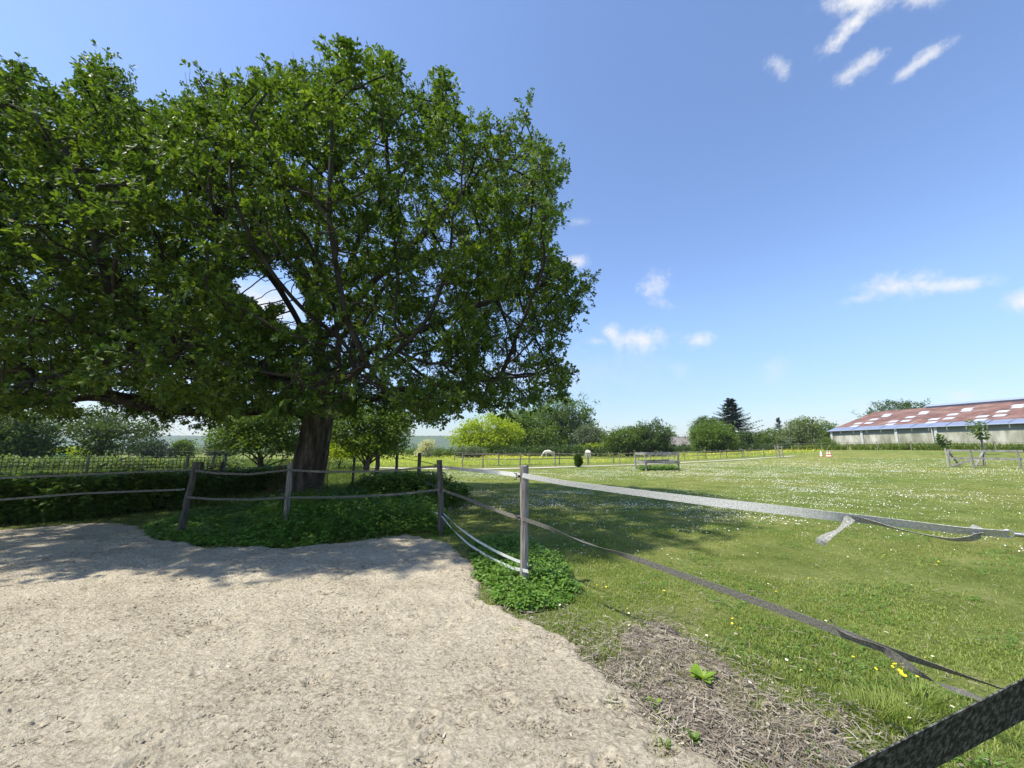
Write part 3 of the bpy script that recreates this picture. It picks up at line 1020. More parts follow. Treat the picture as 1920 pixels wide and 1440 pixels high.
def blades(n, r0, r1, thr, hfun, wpx, T, Fc, maskf, a0=-66, a1=66):
    a = R(90) - RNG.uniform(R(a0), R(a1), n)
    r = np.exp(RNG.uniform(math.log(r0), math.log(r1), n))
    x, y = r * np.cos(a), r * np.sin(a)
    k = maskf(x, y)
    x, y, r = x[k], y[k], r[k]
    n = len(x)
    p = np.stack([x, y, terrain(x, y) - .006], -1)
    h = hfun(x, y) * RNG.uniform(.5, 1.25, n)
    lean = np.abs(RNG.normal(size=n)) * .55
    b = RNG.uniform(0, 2 * np.pi, n)
    d = unit(np.stack([np.cos(b) * lean, np.sin(b) * lean, np.ones(n)], -1))
    nn = unit(np.stack([np.cos(b), np.sin(b), 0 * b], -1) + RNG.normal(size=(n, 3)) * .2)
    w = np.maximum(.0028, r * wpx / 385)
    mb = MB(); mb.cards(p, d, nn, h, T, Fc, widthscale=w / h)
    return mb


SAND_A = np.array(SAND); DRY_A = np.array(DRY); NET_A = np.array(NETTLE)


def grass_mask(x, y):
    s = poly_sd(x, y, SAND_A) + .16 * fbm(x * 2.2, y * 2.2, 4, 3) + .06 * fbm(x * 9, y * 9, 4, 8)
    d = poly_sd(x, y, DRY_A) - .10 + .45 * fbm(x * 1.7, y * 1.7, 5, 12)
    pr = (1 - sst(s, -.24, .20)) * (1 - .65 * sst(s, -.75, -.05) * (x > -.3) * np.clip(.5 + 1.5 * fbm(x * 2.7, y * 2.7, 3, 43), 0, 1)) + .10 * (s > 0) * (s < .7) * np.clip(fbm(x * 3.3, y * 3.3, 3, 14) * 5 - .9, 0, 1) * np.clip(sst(-d, -.55, .30) + .16 + 2.2 * np.clip(fbm(x * 1.9, y * 1.9, 3, 61) - .08, 0, 1) * sst(y, 1.2, 2.6), 0, 1)
    pt = fbm(x * .9, y * .9, 4, 55)
    pr = pr * np.clip(.80 + 1.3 * pt, .2, 1) * np.clip(.75 + 1.1 * fbm(x * 5, y * 5, 3, 58), .15, 1)
    return RNG.uniform(0, 1, len(x)) < pr


def gh(x, y):
    return np.clip(.027 + .018 * fbm(x * 1.3, y * 1.3, 3, 71) + .05 * np.clip(fbm(x * .5, y * .5, 2, 5) - .25, 0, 1), .018, .12)


mb = blades(380000, .9, 6.0, 0, gh, .55, BL_T, BL_F, grass_mask, -15, 80)
o = mb.build('grass', M['blade']); o['kind'] = 'stuff'
mb = blades(380000, 5.0, 66, 0, lambda x, y: gh(x, y) * 1.1, .55, TRI_T, TRI_F, grass_mask)
o = mb.build('grass', M['blade']); o['kind'] = 'stuff'
cq = RNG.uniform([-1.5, 1.6], [9, 10], (26000, 2)); ck = (fbm(cq[:, 0] * 1.5, cq[:, 1] * 1.5, 3, 64) > .12) & (poly_sd(cq[:, 0], cq[:, 1], SAND_A) < -.05) & (np.hypot(cq[:, 0], cq[:, 1]) > 1.3)
cp = np.c_[cq[ck], np.zeros(ck.sum())]
o = leafy_mass('clover', cp, RNG.uniform(.012, .04, len(cp)), M['nettle'], per=6, leaf=(.010, .022), lean=1.2, stems=False); o['kind'] = 'stuff'
# scattered straw over the bare patch and through the sward
def straw_mask(x, y):
    s = poly_sd(x, y, SAND_A) + .10 * fbm(x * 2.2, y * 2.2, 4, 3)
    d = poly_sd(x, y, DRY_A) - .10 + .45 * fbm(x * 1.7, y * 1.7, 5, 12)
    return (RNG.uniform(0, 1, len(x)) < np.clip(.05 + .9 * sst(d, -.45, .15) + .5 * sst(s, -.7, -.1), 0, 1)) & (s < .12)


def litter(n, r0, r1, maskf, L, wd, mat, name, a0, a1, zoff=.012, dark=None):
    a = R(90) - RNG.uniform(R(a0), R(a1), n); r = np.exp(RNG.uniform(math.log(r0), math.log(r1), n))
    x, y = r * np.cos(a), r * np.sin(a); k = maskf(x, y); x, y, r = x[k], y[k], r[k]; n = len(x)
    p = np.stack([x, y, terrain(x, y) + zoff + RNG.uniform(0, .016, n)], -1)
    b = RNG.uniform(0, 2 * np.pi, n)
    d = unit(np.stack([np.cos(b), np.sin(b), RNG.normal(size=n) * .25], -1))
    nn = unit(RNG.normal(size=(n, 3)) * .5 + [0, 0, 1])
    ll = RNG.uniform(L[0], L[1], n)
    mb = MB(); mb.cards(p, d, nn, ll, [(0, .5, 0), (0, -.5, 0), (.5, -.5, .06), (1, -.3, 0), (1, .3, 0), (.5, .5, .06)], [(0, 1, 2, 5), (5, 2, 3, 4)], widthscale=RNG.uniform(wd[0], wd[1], n) / ll)
    o = mb.build(name, mat); o['kind'] = 'stuff'
    return o


litter(95000, .9, 8, straw_mask, (.02, .09), (.002, .006), M['straw'], 'dry_straw', -10, 80)
litter(9000, .9, 5, straw_mask, (.012, .03), (.008, .016), M['straw'], 'dead_leaves', -2, 70)
def clods(n, r0, r1, a0, a1, size, mat, name, dens):
    a = R(90) - RNG.uniform(R(a0), R(a1), n); rr_ = np.exp(RNG.uniform(math.log(r0), math.log(r1), n))
    x, y = rr_ * np.cos(a), rr_ * np.sin(a)
    k = RNG.uniform(0, 1, n) < dens(x, y)
    x, y, rr_ = x[k], y[k], rr_[k]; n = len(x)
    sz = size * RNG.uniform(.35, 1, n) ** 2 * (.8 + .07 * rr_)
    O = np.array([(1, 0, 0), (0, 1, 0), (-1, 0, 0), (0, -1, 0), (0, 0, 1), (0, 0, -1)], float)
    V = O[None] * RNG.uniform(.5, 1.4, (n, 6, 1)) + RNG.normal(size=(n, 6, 3)) * .18
    V[..., 2] *= .6
    b = RNG.uniform(0, 6.28, n); cb, sb = np.cos(b)[:, None], np.sin(b)[:, None]
    V = np.stack([V[..., 0] * cb - V[..., 1] * sb, V[..., 0] * sb + V[..., 1] * cb, V[..., 2]], -1) * sz[:, None, None]
    V += np.stack([x, y, .022 * fbm(x * 5.5, y * 5.5, 5, 21) + .016 * fbm(x * 1.6, y * 1.6, 3, 31) + .030 + sz * .15], -1)[:, None, :]
    Fc = np.array([(0, 1, 4), (1, 2, 4), (2, 3, 4), (3, 0, 4), (1, 0, 5), (2, 1, 5), (3, 2, 5), (0, 3, 5)])
    mb = MB(); mb.add(V.reshape(-1, 3), (Fc[None] + (np.arange(n) * 6)[:, None, None]).reshape(-1, 3))
    o = mb.build(name, mat); o['kind'] = 'stuff'


clods(110000, .8, 11, -66, 32, .0115, M['sand'], 'sand_clods', lambda x, y: (poly_sd(x, y, SAND_A) > .05) * np.clip(.45 + 1.1 * fbm(x * 1.4, y * 1.4, 4, 88), .06, 1))
M['chip'] = leafmat('chip', [(.10, .08, .06), (.32, .27, .20), (.66, .59, .47)], .0, .9, 3, .1, .5)
M['chip'].node_tree.nodes['Principled BSDF'].inputs['Roughness'].default_value = .95
litter(70000, .8, 13, lambda x, y: (poly_sd(x, y, SAND_A) > .03), (.008, .04), (.004, .012), M['chip'], 'bark_litter', -66, 30, .004)


# weeds at the sand edge: tufts and leafy plants, each of its own
def tuft(u, v, n, h, mat, label, name='grass_tuft', group='grass tufts at the edge of the sand', spread=.05):
    b = G(u, v)
    k = n
    a = RNG.uniform(0, 2 * np.pi, k); ln_ = RNG.uniform(.1, .9, k)
    d = unit(np.stack([np.cos(a) * ln_, np.sin(a) * ln_, np.ones(k)], -1))
    p = b + np.stack([np.cos(a) * spread * RNG.uniform(0, 1, k), np.sin(a) * spread * RNG.uniform(0, 1, k), np.zeros(k) - .005], -1)
    hh = h * RNG.uniform(.5, 1.1, k)
    mb = MB(); mb.cards(p, d, unit(np.stack([np.cos(a), np.sin(a), 0 * a + .01], -1)), hh, BL_T, BL_F, widthscale=.0045 / hh)
    o = mb.build(name, mat); tag(o, label, 'grass tuft', group)


tuft(868, 1110, 60, .055, M['blade'], 'larger grass tuft on the sand left of the nettles round the near post')
tuft(884, 1117, 40, .045, M['blade'], 'smaller grass tuft on the sand beside the nettles round the near post')
tuft(956, 1187, 55, .06, M['blade'], 'thin grass tuft on the sand below the near post, the leftmost of three there')
tuft(968, 1172, 60, .05, M['blade'], 'dark flat grass tuft on the sand just below the near post', spread=.09)
tuft(1024, 1190, 50, .06, M['blade'], 'green grass tuft on the sand edge under the nettle patch, right of two others')
tuft(1128, 1230, 70, .09, M['blade'], 'yellowing grass tuft between the sand and the bare soil')
tuft(1145, 1325, 60, .07, M['blade'], 'wispy tuft on the sand near a fallen pale twig', spread=.09)
tuft(1240, 1415, 60, .08, M['blade'], 'tall dark tuft at the bottom edge of the picture on the sand', spread=.08)
for (u, v, lb) in [(1660, 1330, 'lush long grass clump under the bunch of yellow flowers'), (1690, 1350, 'long grass clump touching the dark strap'), (1630, 1345, 'long grass clump at the right rim of the bare soil'), (1720, 1310, 'long grass clump between the yellow flowers and the strap')]:
    tuft(u, v, 160, .15, M['blade'], lb, group='long grass clumps by the dark strap', spread=.14)

LONG_T = [(0, .02, 0), (.2, .10, .05), (.45, .17, .07), (.75, .19, .04), (1, .02, -.05), (.8, -.17, .03), (.5, -.20, .07), (.2, -.10, .05), (0, -.02, 0)]


def rosette(u, v, n, L, mat, name, label, cat, up=.8):
    b = G(u, v)
    e = empty(name, b, label, cat)
    for i in range(n):
        a = i * 2.4 + random.uniform(-.3, .3)
        el = up * random.uniform(.35, 1.2)
        d = unit(np.array([[math.cos(a), math.sin(a), el]]))
        nn = unit(np.array([[-math.cos(a) * el, -math.sin(a) * el, 1.0]]))
        mb = MB(); mb.cards(np.array([b + [0, 0, .01]]), d, nn, np.array([L * random.uniform(.6, 1.1)]), LONG_T, [(0, 1, 2, 3, 4, 5, 6, 7, 8)])
        mb.build('leaf', mat, e)


rosette(1318, 1278, 20, .105, M['weed_pale'], 'dock_plant', 'bright yellow green broad leaved weed growing on the bare soil', 'weed')
rosette(1231, 1325, 4, .06, M['weed_pale'], 'dock_seedling', 'tiny pale seedling at the border of sand and bare soil', 'weed', .9)
rosette(1302, 1396, 16, .065, M['nettle_far'], 'weed_plant', 'small dark green weed at the bottom edge of the bare soil', 'weed', 1.3)
rosette(1250, 1405, 10, .05, M['nettle_far'], 'weed_plant', 'low dark weed on the sand left of a greener weed at the bottom edge', 'weed', .9)

# twigs on the sand
for i, (u0, v0, u1, v1, lab) in enumerate([(48, 1084, 66, 1078, 'short black stick on the shaded sand at far left'), (105, 1116, 142, 1119, 'thin dark twig lying on the shaded sand at left'),
                                       (262, 1188, 322, 1180, 'straight thin twig half buried in the sunlit sand'), (408, 1308, 438, 1296, 'bent grey twig on the sand, left of a longer one'),
                                       (455, 1310, 500, 1298, 'curved grey twig on the sand, right of a shorter one'), (345, 1345, 385, 1322, 'slanting twig in the sand below the two bent twigs'),
                                       (1120, 1315, 1170, 1328, 'pale forked twig beside the wispy tuft on the sand'), (1270, 1370, 1275, 1345, 'bleached stalk standing out of the bare soil'),
                                       (1300, 1345, 1312, 1312, 'pale curved stalk leaning on the bare soil')]):
    a_, b_ = G(u0, v0), G(u1, v1)
    k = np.linspace(0, 1, 7)[:, None]
    L_ = np.linalg.norm(b_ - a_)
    q = a_ + (b_ - a_) * k + np.array([0, 0, .022]) + RNG.normal(size=(7, 3)) * [L_ * .05, L_ * .05, .003]
    mb = MB(); mb.tube(q, np.linspace(.007, .003, 7), 6, wob=.2)
    o = mb.build('twig', M['pale_wood'] if i >= 6 else M['twig'], None, True); tag(o, lab, 'twig', 'twigs lying on the ground')
# chunk of wood in the grass
b = G(380, 998)
mb = MB(); k = np.linspace(-1, 1, 9)[:, None]
mb.tube(b + np.array([.15, .03, 0]) * k + np.array([0, 0, .045]) + RNG.normal(size=(9, 3)) * .004, [.03, .055, .062, .06, .063, .058, .055, .05, .03], 10, wob=.2)
o = mb.build('wood_chunk', M['pale_wood'], None, True); tag(o, 'pale broken chunk of wood lying in the weeds by the leaning post', 'wood')

# ------------------------------------------------------------------ flowers
M['petal'] = newmat('petal')[0]; M['petal'].node_tree.nodes['Principled BSDF'].inputs['Base Color'].default_value = (.90, .88, .80, 1)
M['yellow'] = newmat('yellow')[0]; M['yellow'].node_tree.nodes['Principled BSDF'].inputs['Base Color'].default_value = (.80, .66, .02, 1)
M['stalk'] = roughmat('stalk', [(.05, .09, .02), (.08, .13, .03)], 9, .8, 0)


def flower_mesh(name, petals, r, mat, h, cup=.0):
    mb = MB()
    ring = []
    V = [(0, 0, h)]
    n = petals
    for i in range(n * 2):
        a = math.pi * i / n; q = r if i % 2 == 0 else r * .72
        V.append((math.cos(a) * q, math.sin(a) * q, h + cup * q))
    mb.add(np.array(V), [(0, 1 + i, 1 + (i + 1) % (2 * n)) for i in range(2 * n)])
    o = mb.build(name, mat)
    me = o.data; me.transform(Matrix.Rotation(random.uniform(0, 3), 4, 'Z'))
    return o


def flowers(name, label, cat, group, pts, petals, r, petal_mat, centre_mat, h, cup=0, scale_far=False):
    me_p = flower_mesh('petals', petals, r, petal_mat, h, cup)
    cb = MB(); cb.tube([(0, 0, h - .001), (0, 0, h + .004)], [r * .36, r * .22], 6); me_c = cb.build('centre', centre_mat)
    sb = MB(); sb.tube([(0, 0, -.01), (.002, .001, h)], [.0012, .0010], 3, caps=False); me_s = sb.build('stalk', M['stalk'])
    for i, q in enumerate(pts):
        e = empty(name, q, label, cat, group)
        e.rotation_euler = (random.uniform(-.5, .35), random.uniform(-.45, .25), random.uniform(0, 6))
        e.scale = (1, 1, 1)
        for srcp in (me_p, me_c, me_s):
            c = srcp if i == 0 else srcp.copy()
            if i: COL.objects.link(c)
            c.parent = e


def daisy_density(x, y):
    u, v = proj(np.stack([x, y, terrain(x, y)], -1))
    n = fbm(x * .16, y * .22, 4, 91)
    n2 = fbm(x * .9, y * .9, 3, 37)
    d = np.clip(.30 + 1.5 * n, 0.02, 1) * np.clip(.5 + 1.3 * n2, .05, 1)
    d = d * (.14 + .86 * sst(y, 7, 19))
    s = poly_sd(x, y, SAND_A)
    d = np.maximum(d, .9 * sst(y, 21, 25) * (1 - sst(y, 48, 60)) * np.clip(.55 + 1.5 * n2 + n, 0, 1))
    return np.where((s < -.5) & (u > 800), d, 0)


# nearest daisies: things of their own
a = R(90) - RNG.uniform(R(0), R(55), 4200); r = np.sqrt(RNG.uniform(3.2 ** 2, 8.2 ** 2, 4200))
x, y = r * np.cos(a), r * np.sin(a)
k = RNG.uniform(0, 1, len(x)) < daisy_density(x, y) * .8
x, y = x[k], y[k]
o_ = np.argsort(np.hypot(x, y))[:230]
x, y = x[o_], y[o_]
RD = float(np.hypot(x, y).max())
flowers('daisy', 'tiny white daisy with a yellow centre in the short grass', 'daisy', 'daisies in the near grass', np.stack([x, y, terrain(x, y)], -1), 9, .0115, M['petal'], M['yellow'], .045)
BUT = [(1682, 1262), (1692, 1258), (1700, 1264), (1688, 1272), (1696, 1276), (1704, 1256)]
flowers('buttercup', 'yellow flower in the tight bunch under the slack tape', 'flower', 'yellow flowers bunched under the slack tape', [G(u, v + 12) for u, v in BUT], 5, .017, M['yellow'], M['yellow'], .075, .3)
BUT = [(1603, 1238), (1636, 1256), (1669, 1252), (1728, 1274), (1540, 1265), (1218, 1105), (1245, 1108), (1378, 1163), (1383, 1180), (1481, 1098), (1479, 1113), (1460, 1111), (1529, 1085), (1521, 1084), (1100, 1003), (1104, 998), (1092, 1001),
       (1110, 1036), (1103, 1040), (1115, 1032), (1655, 1042), (1662, 1039), (1672, 1041), (1640, 1035), (1758, 1050), (1755, 1058), (1440, 1108), (1470, 1172), (1376, 1170), (1120, 1098), (1132, 1092), (1138, 1100), (1005, 1018)]
flowers('buttercup', 'small yellow flower dotted in the short grass', 'flower', 'yellow flowers dotted over the grass', [G(u, v + 8) for u, v in BUT], 5, .012, M['yellow'], M['yellow'], .05, .3)


def flower_mass(name, n, r0, r1, dens, mat, size, hz_, a0=-16, a1=66):
    a = R(90) - RNG.uniform(R(a0), R(a1), n); r = np.exp(RNG.uniform(math.log(r0), math.log(r1), n))
    x, y = r * np.cos(a), r * np.sin(a)
    k = RNG.uniform(0, 1, n) < dens(x, y)
    x, y, r = x[k], y[k], r[k]; n = len(x)
    p = np.stack([x, y, terrain(x, y) + hz_ * RNG.uniform(.6, 1.2, n)], -1)
    b = RNG.uniform(0, 6.28, n)
    T = [(math.cos(i * 1.571), math.sin(i * 1.571), 0) for i in range(4)]
    mb = MB(); mb.cards(p, unit(np.stack([np.cos(b), np.sin(b), 0 * b], -1)), unit(RNG.normal(size=(n, 3)) * .45 + [0, -.25, 1]), size * (1 + r * .022) * RNG.uniform(.7, 1.2, n), T, [(0, 1, 2, 3)])
    o = mb.build(name, mat); o['kind'] = 'stuff'


def on_field(x, y):
    """inside the daisy paddock, this side of the track"""
    u, v = proj(np.stack([x, y, terrain(x, y)], -1))
    lim = np.interp(u, [700, 900, 1100, 1300, 1430, 1560, 1920, 2400], [884, 884, 879, 870, 862, 857, 862, 870])
    return v > lim


flower_mass('daisies', 270000, RD + .05, 62, lambda x, y: daisy_density(x, y) * on_field(x, y), M['petal'], .0088, .04)
flower_mass('yellow_flowers', 60000, 9, 60, lambda x, y: on_field(x, y) * np.clip(fbm(x * .12, y * .12, 3, 77) * 2.2 - .35 + .9 * sst(x, 14, 30) * sst(y, 32, 44), 0, 1), M['yellow'], .0095, .05)

# long sunlit grass beyond the track
M['meadow'] = leafmat('meadow', [(.24, .29, .07), (.36, .40, .10), (.50, .50, .15)], .35, .7, .06, .2)


def beyond(x, y):
    u, v = proj(np.stack([x, y, terrain(x, y)], -1))
    lim = np.interp(u, [600, 700, 900, 1100, 1300, 1430, 1560, 1920], [868, 874, 874, 870, 862, 855, 846, 840])
    return (v < lim) & (y < 100) & (u > 560) & (u < 1545)


mb = blades(150000, 30, 100, 0, lambda x, y: .22 + .12 * fbm(x * .2, y * .2, 3, 9), .7, TRI_T, TRI_F, beyond, -35, 50)
o = mb.build('meadow_grass', M['meadow']); o['kind'] = 'stuff'
flower_mass('meadow_buttercups', 26000, 32, 95, lambda x, y: beyond(x, y) * np.clip(.2 + fbm(x * .08, y * .08, 3, 7) * 2.2, 0, 1), M['yellow'], .02, .3, -20, 42)
# rough scrubby ground behind the hedge on the left
mb = blades(90000, 10.5, 60, 0, lambda x, y: .28 + .2 * fbm(x * .3, y * .3, 3, 19), .8, TRI_T, TRI_F, lambda x, y: (proj(np.stack([x, y, 0 * x], -1))[0] < 690) & (y > 10.5 + .0 * x), -66, -10)
o = mb.build('rough_grass', leafmat('rough_grass', [(.05, .085, .02), (.09, .13, .03), (.16, .18, .06)], .3, .7, .3, .2)); o['kind'] = 'stuff'


# ------------------------------------------------------------------ fences
def ribbon(mb, pts, w, n=60, twist0=0., twist1=0., up=(0, 0, 1), thick=.0016, smooth=True, twf=None):
    """flat woven tape hung through pts; returns UVs in metres"""
    pts = np.asarray(pts, float)
    seg = np.r_[0, np.cumsum(np.linalg.norm(np.diff(pts, axis=0), axis=1))]
    s = np.linspace(0, seg[-1], n)
    # smooth interpolation
    p = np.stack([np.interp(s, seg, pts[:, i]) for i in range(3)], -1)
    for _ in range(max(1, n // 12) if len(pts) > 2 else 0):
        p[1:-1] = (p[:-2] + 2 * p[1:-1] + p[2:]) / 4
    T = unit(np.gradient(p, axis=0)); upv = np.array(up, float)
    side = unit(np.cross(T, upv)); nv = np.cross(side, T)
    a = np.linspace(twist0, twist1, n) if twf is None else twf(np.linspace(0, 1, n))
    e = nv * np.cos(a)[:, None] + side * np.sin(a)[:, None]
    f = unit(np.cross(T, e))
    ww = (np.broadcast_to(w, (n,)) / 2)[:, None]
    th_ = thick / 2
    ring = np.stack([p - e * ww - f * th_, p + e * ww - f * th_, p + e * ww + f * th_, p - e * ww + f * th_], 1)
    i = np.arange(n - 1)[:, None] * 4; j = np.arange(4)[None, :]; k = (j + 1) % 4
    off = mb.nv
    mb.add(ring.reshape(-1, 3), np.stack([i + j, i + k, i + 4 + k, i + 4 + j], -1).reshape(-1, 4))
    mb.add(np.concatenate([ring[0], ring[-1]]), [(3, 2, 1, 0), (4, 5, 6, 7)])
    if not hasattr(mb, 'uv'): mb.uv = []
    W_ = float(np.max(w))
    q = np.stack([np.repeat(s, 4), np.tile([0, W_, W_, 0], n)], -1)
    mb.uv.append(q); mb.uv.append(np.zeros((8, 2)))
    return p


def tape(name, pts, w, mat, parent, **kw):
    mb = MB(); ribbon(mb, pts, w, **kw)
    o = mb.build(name, mat, parent)
    uvv = np.concatenate(mb.uv)
    lay = o.data.uv_layers.new(name='uv')
    li = np.zeros(len(o.data.loops), dtype=np.int32); o.data.loops.foreach_get('vertex_index', li)
    lay.data.foreach_set('uv', uvv[li].astype(np.float32).ravel())
    return o


def post(parent, base, h, r, mat, top_shift=(0, 0), sides=10, wob=.14, label=None):
    b = np.array(base, float); t_ = b + [top_shift[0], top_shift[1], h]
    k = np.linspace(0, 1, 9)[:, None]
    q = (b - [0, 0, .12]) + (t_ - b + [0, 0, .12]) * k + RNG.normal(size=(9, 3)) * [r * .09, r * .09, 0]
    mb = MB(); mb.tube(q, np.linspace(r * 1.04, r * .94, 9), sides, wob=wob, jag=r * .18)
    o = mb.build('post', mat, parent)
    if label: o['label'] = label
    return o


def insulator(parent_post, p, out=(-.05, 0, 0), s=1.0):
    """black plastic tape insulator with a screw body and two lugs; mesh coordinates in world"""
    p = np.array(p, float); o_ = np.array(out, float)
    mb = MB()
    mb.tube([p, p + o_ * .5], .014 * s, 8); mb.tube([p + o_ * .5, p + o_ * .62], .024 * s, 8)
    d = unit(o_)
    mb.box(p + o_ * .9 + [0, 0, .0], (.012 * s, .02 * s, .062 * s)); mb.box(p + o_ * 1.1 + [0, 0, .034 * s], (.034 * s, .014 * s, .009 * s)); mb.box(p + o_ * 1.1 - [0, 0, .034 * s], (.034 * s, .014 * s, .009 * s))
    me = mb.build('insulator', M['black_plastic'])
    me.parent = parent_post
    root = parent_post.parent
    me.data.transform(Matrix.Translation(-Vector(root.location)))
    return me


PA, PB, PC, PD = G(982, 1102), G(829, 1003), G(535, 993), G(335, 1000)
H = 1.36
af = empty('paddock_fence', PA, 'weathered wooden post and tape fence round the sand, sagging grey tapes', 'fence')
# near post is a squared weathered stake with cracks and a knot
mb = MB()
nh, ns = 26, 28
topz = 1.25 if False else float(P(983, 873, PA[1])[2])
hz = np.r_[np.linspace(-.12, topz, nh)]
ang = np.arange(ns) / ns * 2 * np.pi
Vt = np.zeros((nh, ns, 3))
for i, z in enumerate(hz):
    r = .058 * (.90 + .14 * z / topz)
    sq = 1 / np.maximum(np.abs(np.cos(ang - .25)), np.abs(np.sin(ang - .25))) ** .45
    crack = -.10 * np.exp(-((ang - 4.5 - .04 * np.sin(z * 6)) / .07) ** 2) - .08 * np.exp(-((ang - 5.1 + .05 * z) / .06) ** 2) - .06 * np.exp(-((ang - 3.9) / .05) ** 2)
    knot = .12 * np.exp(-((z - .52) / .04) ** 2 - ((ang - 4.95) / .3) ** 2)
    pr = r * sq * (1 + crack + knot + .02 * fbm(ang * 5, z * 2 + 0 * ang, 2, 3))
    cx = PA[0] + .006 * math.sin(z * 3) + (.012 * z)
    Vt[i] = np.stack([cx + pr * np.cos(ang) * .86, PA[1] + pr * np.sin(ang) * .8, z + 0 * ang], -1)
Vt[-1, :, 2] += .012 * vnoise(ang * 3, ang * 0, 3)
i = np.arange(nh - 1)[:, None] * ns; j = np.arange(ns)[None, :]; k = (j + 1) % ns
mb.add(Vt.reshape(-1, 3), np.stack([i + j, i + k, i + ns + k, i + ns + j], -1).reshape(-1, 4))
mb.add(Vt[-1], [tuple(range(ns))])
pA = mb.build('post', M['post_wood'], af, True); pA['label'] = 'nearest pale grey cracked post with a knot'
pB = post(af, PB, float(P(824, 862, PB[1])[2]), .05, M['dark_wood'], (P(824, 862, PB[1])[0] - PB[0], 0), label='upright corner post behind the nearest one')
tC = P(545, 868, PC[1]); pC = post(af, PC, tC[2], .055, M['post_wood'], (tC[0] - PC[0], 0), wob=.2, label='rough leaning post in front of the oak trunk')
tD = P(369, 866, PD[1]); pD = post(af, PD, tD[2], .052, M['dark_wood'], (tD[0] - PD[0], 0), wob=.18, label='most strongly leaning post in front of the hedge')
# the run to the right ends at a gate post outside the picture
a1 = np.array([PA[0], PA[1]]); a2 = np.array([2.35, 1.80]); dr = (a2 - a1) / np.linalg.norm(a2 - a1)
PE = np.array([*(a2 + dr * 1.1), 0])
pE = post(af, PE, 1.4, .06, M['post_wood'])
LB = G(-260, 1004); LB[2] = 0
pF = post(af, LB, 1.35, .05, M['dark_wood'])
q = lambda u, v: ONPLANE(u, v, a1, a2)


def between(b0, b1, pix):
    """points seen at pix inside the upright plane through two post bases"""
    return [ONPLANE(u, v, b0[:2], b1[:2]) for u, v in pix]


front = np.array([0, -.065, 0])
fr = lambda L: [p_ + front for p_ in L]
tape('tape', fr(q(u, v) for u, v in [(980, 891), (1060, 905), (1150, 917), (1250, 930), (1350, 942), (1450, 953), (1540, 964), (1620, 972), (1700, 981), (1790, 992), (1835, 994), (1860, 996)]), .060, M['pale_tape'], af, n=150,
     twf=lambda s: .15 + .25 * np.sin(s * 5) + 1.0 * sst(s, .62, 1.0))
tape('tape', fr(q(u, v) for u, v in [(980, 971), (1030, 988), (1092, 1013)]), .048, M['dull_tape'], af, n=50, twf=lambda s: .25 + 1.2 * sst(s, .3, 1))
tape('tape', fr(q(u, v) for u, v in [(1092, 1013), (1130, 1026), (1200, 1048), (1300, 1083), (1400, 1118), (1500, 1154), (1600, 1192), (1665, 1215), (1740, 1240), (1810, 1263), (1872, 1284), (1960, 1318)]), .052, M['dull_tape'], af, n=160,
     twf=lambda s: 1.5 - 1.3 * sst(s, 0, .25) + .9 * sst(s, .72, .95))
tape('loose_tape', fr(q(u, v) for u, v in [(1540, 1153), (1552, 1168), (1580, 1180), (1610, 1192), (1660, 1222), (1700, 1250), (1740, 1270), (1780, 1284), (1816, 1295)]), .046, M['dull_tape'], af, n=90, twf=lambda s: .9 + .8 * np.sin(s * 9))
# dangling end and loop by the spring handle
tape('loose_tape', [q(u, v) + np.array(o_) + front for (u, v, o_) in [(1574, 966, (0, -.012, 0)), (1560, 975, (0, -.03, 0)), (1545, 988, (0, -.04, 0)), (1528, 997, (0, -.045, 0)), (1514, 1005, (0, -.045, 0)), (1510, 1012, (0, -.045, 0))]], .046, M['grey_tape'], af, n=60, twf=lambda s: .3 + .9 * np.sin(s * 4))
tape('loose_tape', [q(u, v) + np.array(o_) + front for (u, v, o_) in [(1574, 966, (0, -.012, 0)), (1610, 974, (0, -.02, 0)), (1650, 985, (0, -.03, 0)), (1700, 996, (0, -.035, 0)), (1745, 1004, (0, -.035, 0)), (1780, 1002, (0, -.03, 0)), (1800, 996, (0, -.02, 0)), (1803, 990, (0, -.01, 0)), (1790, 985, (0, 0, 0))]], .042, M['grey_tape'], af, n=90,
     twf=lambda s: .5 + .8 * np.sin(s * 3.2))
# white double tape low down
tape('white_tape', fr(between(PB, PA, [(829, 966), (850, 992), (880, 1019), (920, 1044), (960, 1062), (990, 1068)])), .038, M['white_tape'], af, n=60, twf=lambda s: 1.3 - 1.1 * sst(s, 0, .4))
tape('white_tape', [p_ + [0, .05, .0] for p_ in between(PB, PA, [(829, 962), (855, 987), (890, 1013), (930, 1036), (965, 1052), (990, 1061)])], .038, M['white_tape'], af, n=60, twf=lambda s: 1.2 - 1.0 * sst(s, 0, .4))
# runs between the other posts
tape('tape', fr(between(PB, PA, [(823, 874), (870, 880), (920, 884), (965, 889), (982, 891)])), .052, M['pale_tape'], af, n=60, twf=lambda s: .1 + .2 * np.sin(s * 5))
tape('tape', fr(between(PB, PA, [(828, 917), (870, 932), (915, 949), (955, 964), (982, 971)])), .048, M['dull_tape'], af, n=50)
tape('tape', fr(between(PC, PB, [(543, 881), (600, 884), (680, 884), (760, 880), (824, 873)])), .040, M['dull_tape'], af, n=60)
tape('tape', fr(between(PC, PB, [(541, 932), (600, 932), (680, 930), (760, 925), (826, 917)])), .040, M['dull_tape'], af, n=60)
tape('tape', fr(between(PD, PC, [(366, 881), (410, 887), (470, 889), (543, 881)])), .040, M['dull_tape'], af, n=50)
tape('tape', fr(between(PD, PC, [(352, 931), (400, 935), (470, 936), (541, 932)])), .040, M['dull_tape'], af, n=50)
tape('tape', fr(between(LB, PD, [(-260, 903), (0, 896), (150, 890), (366, 880)])), .036, M['dull_tape'], af, n=60)
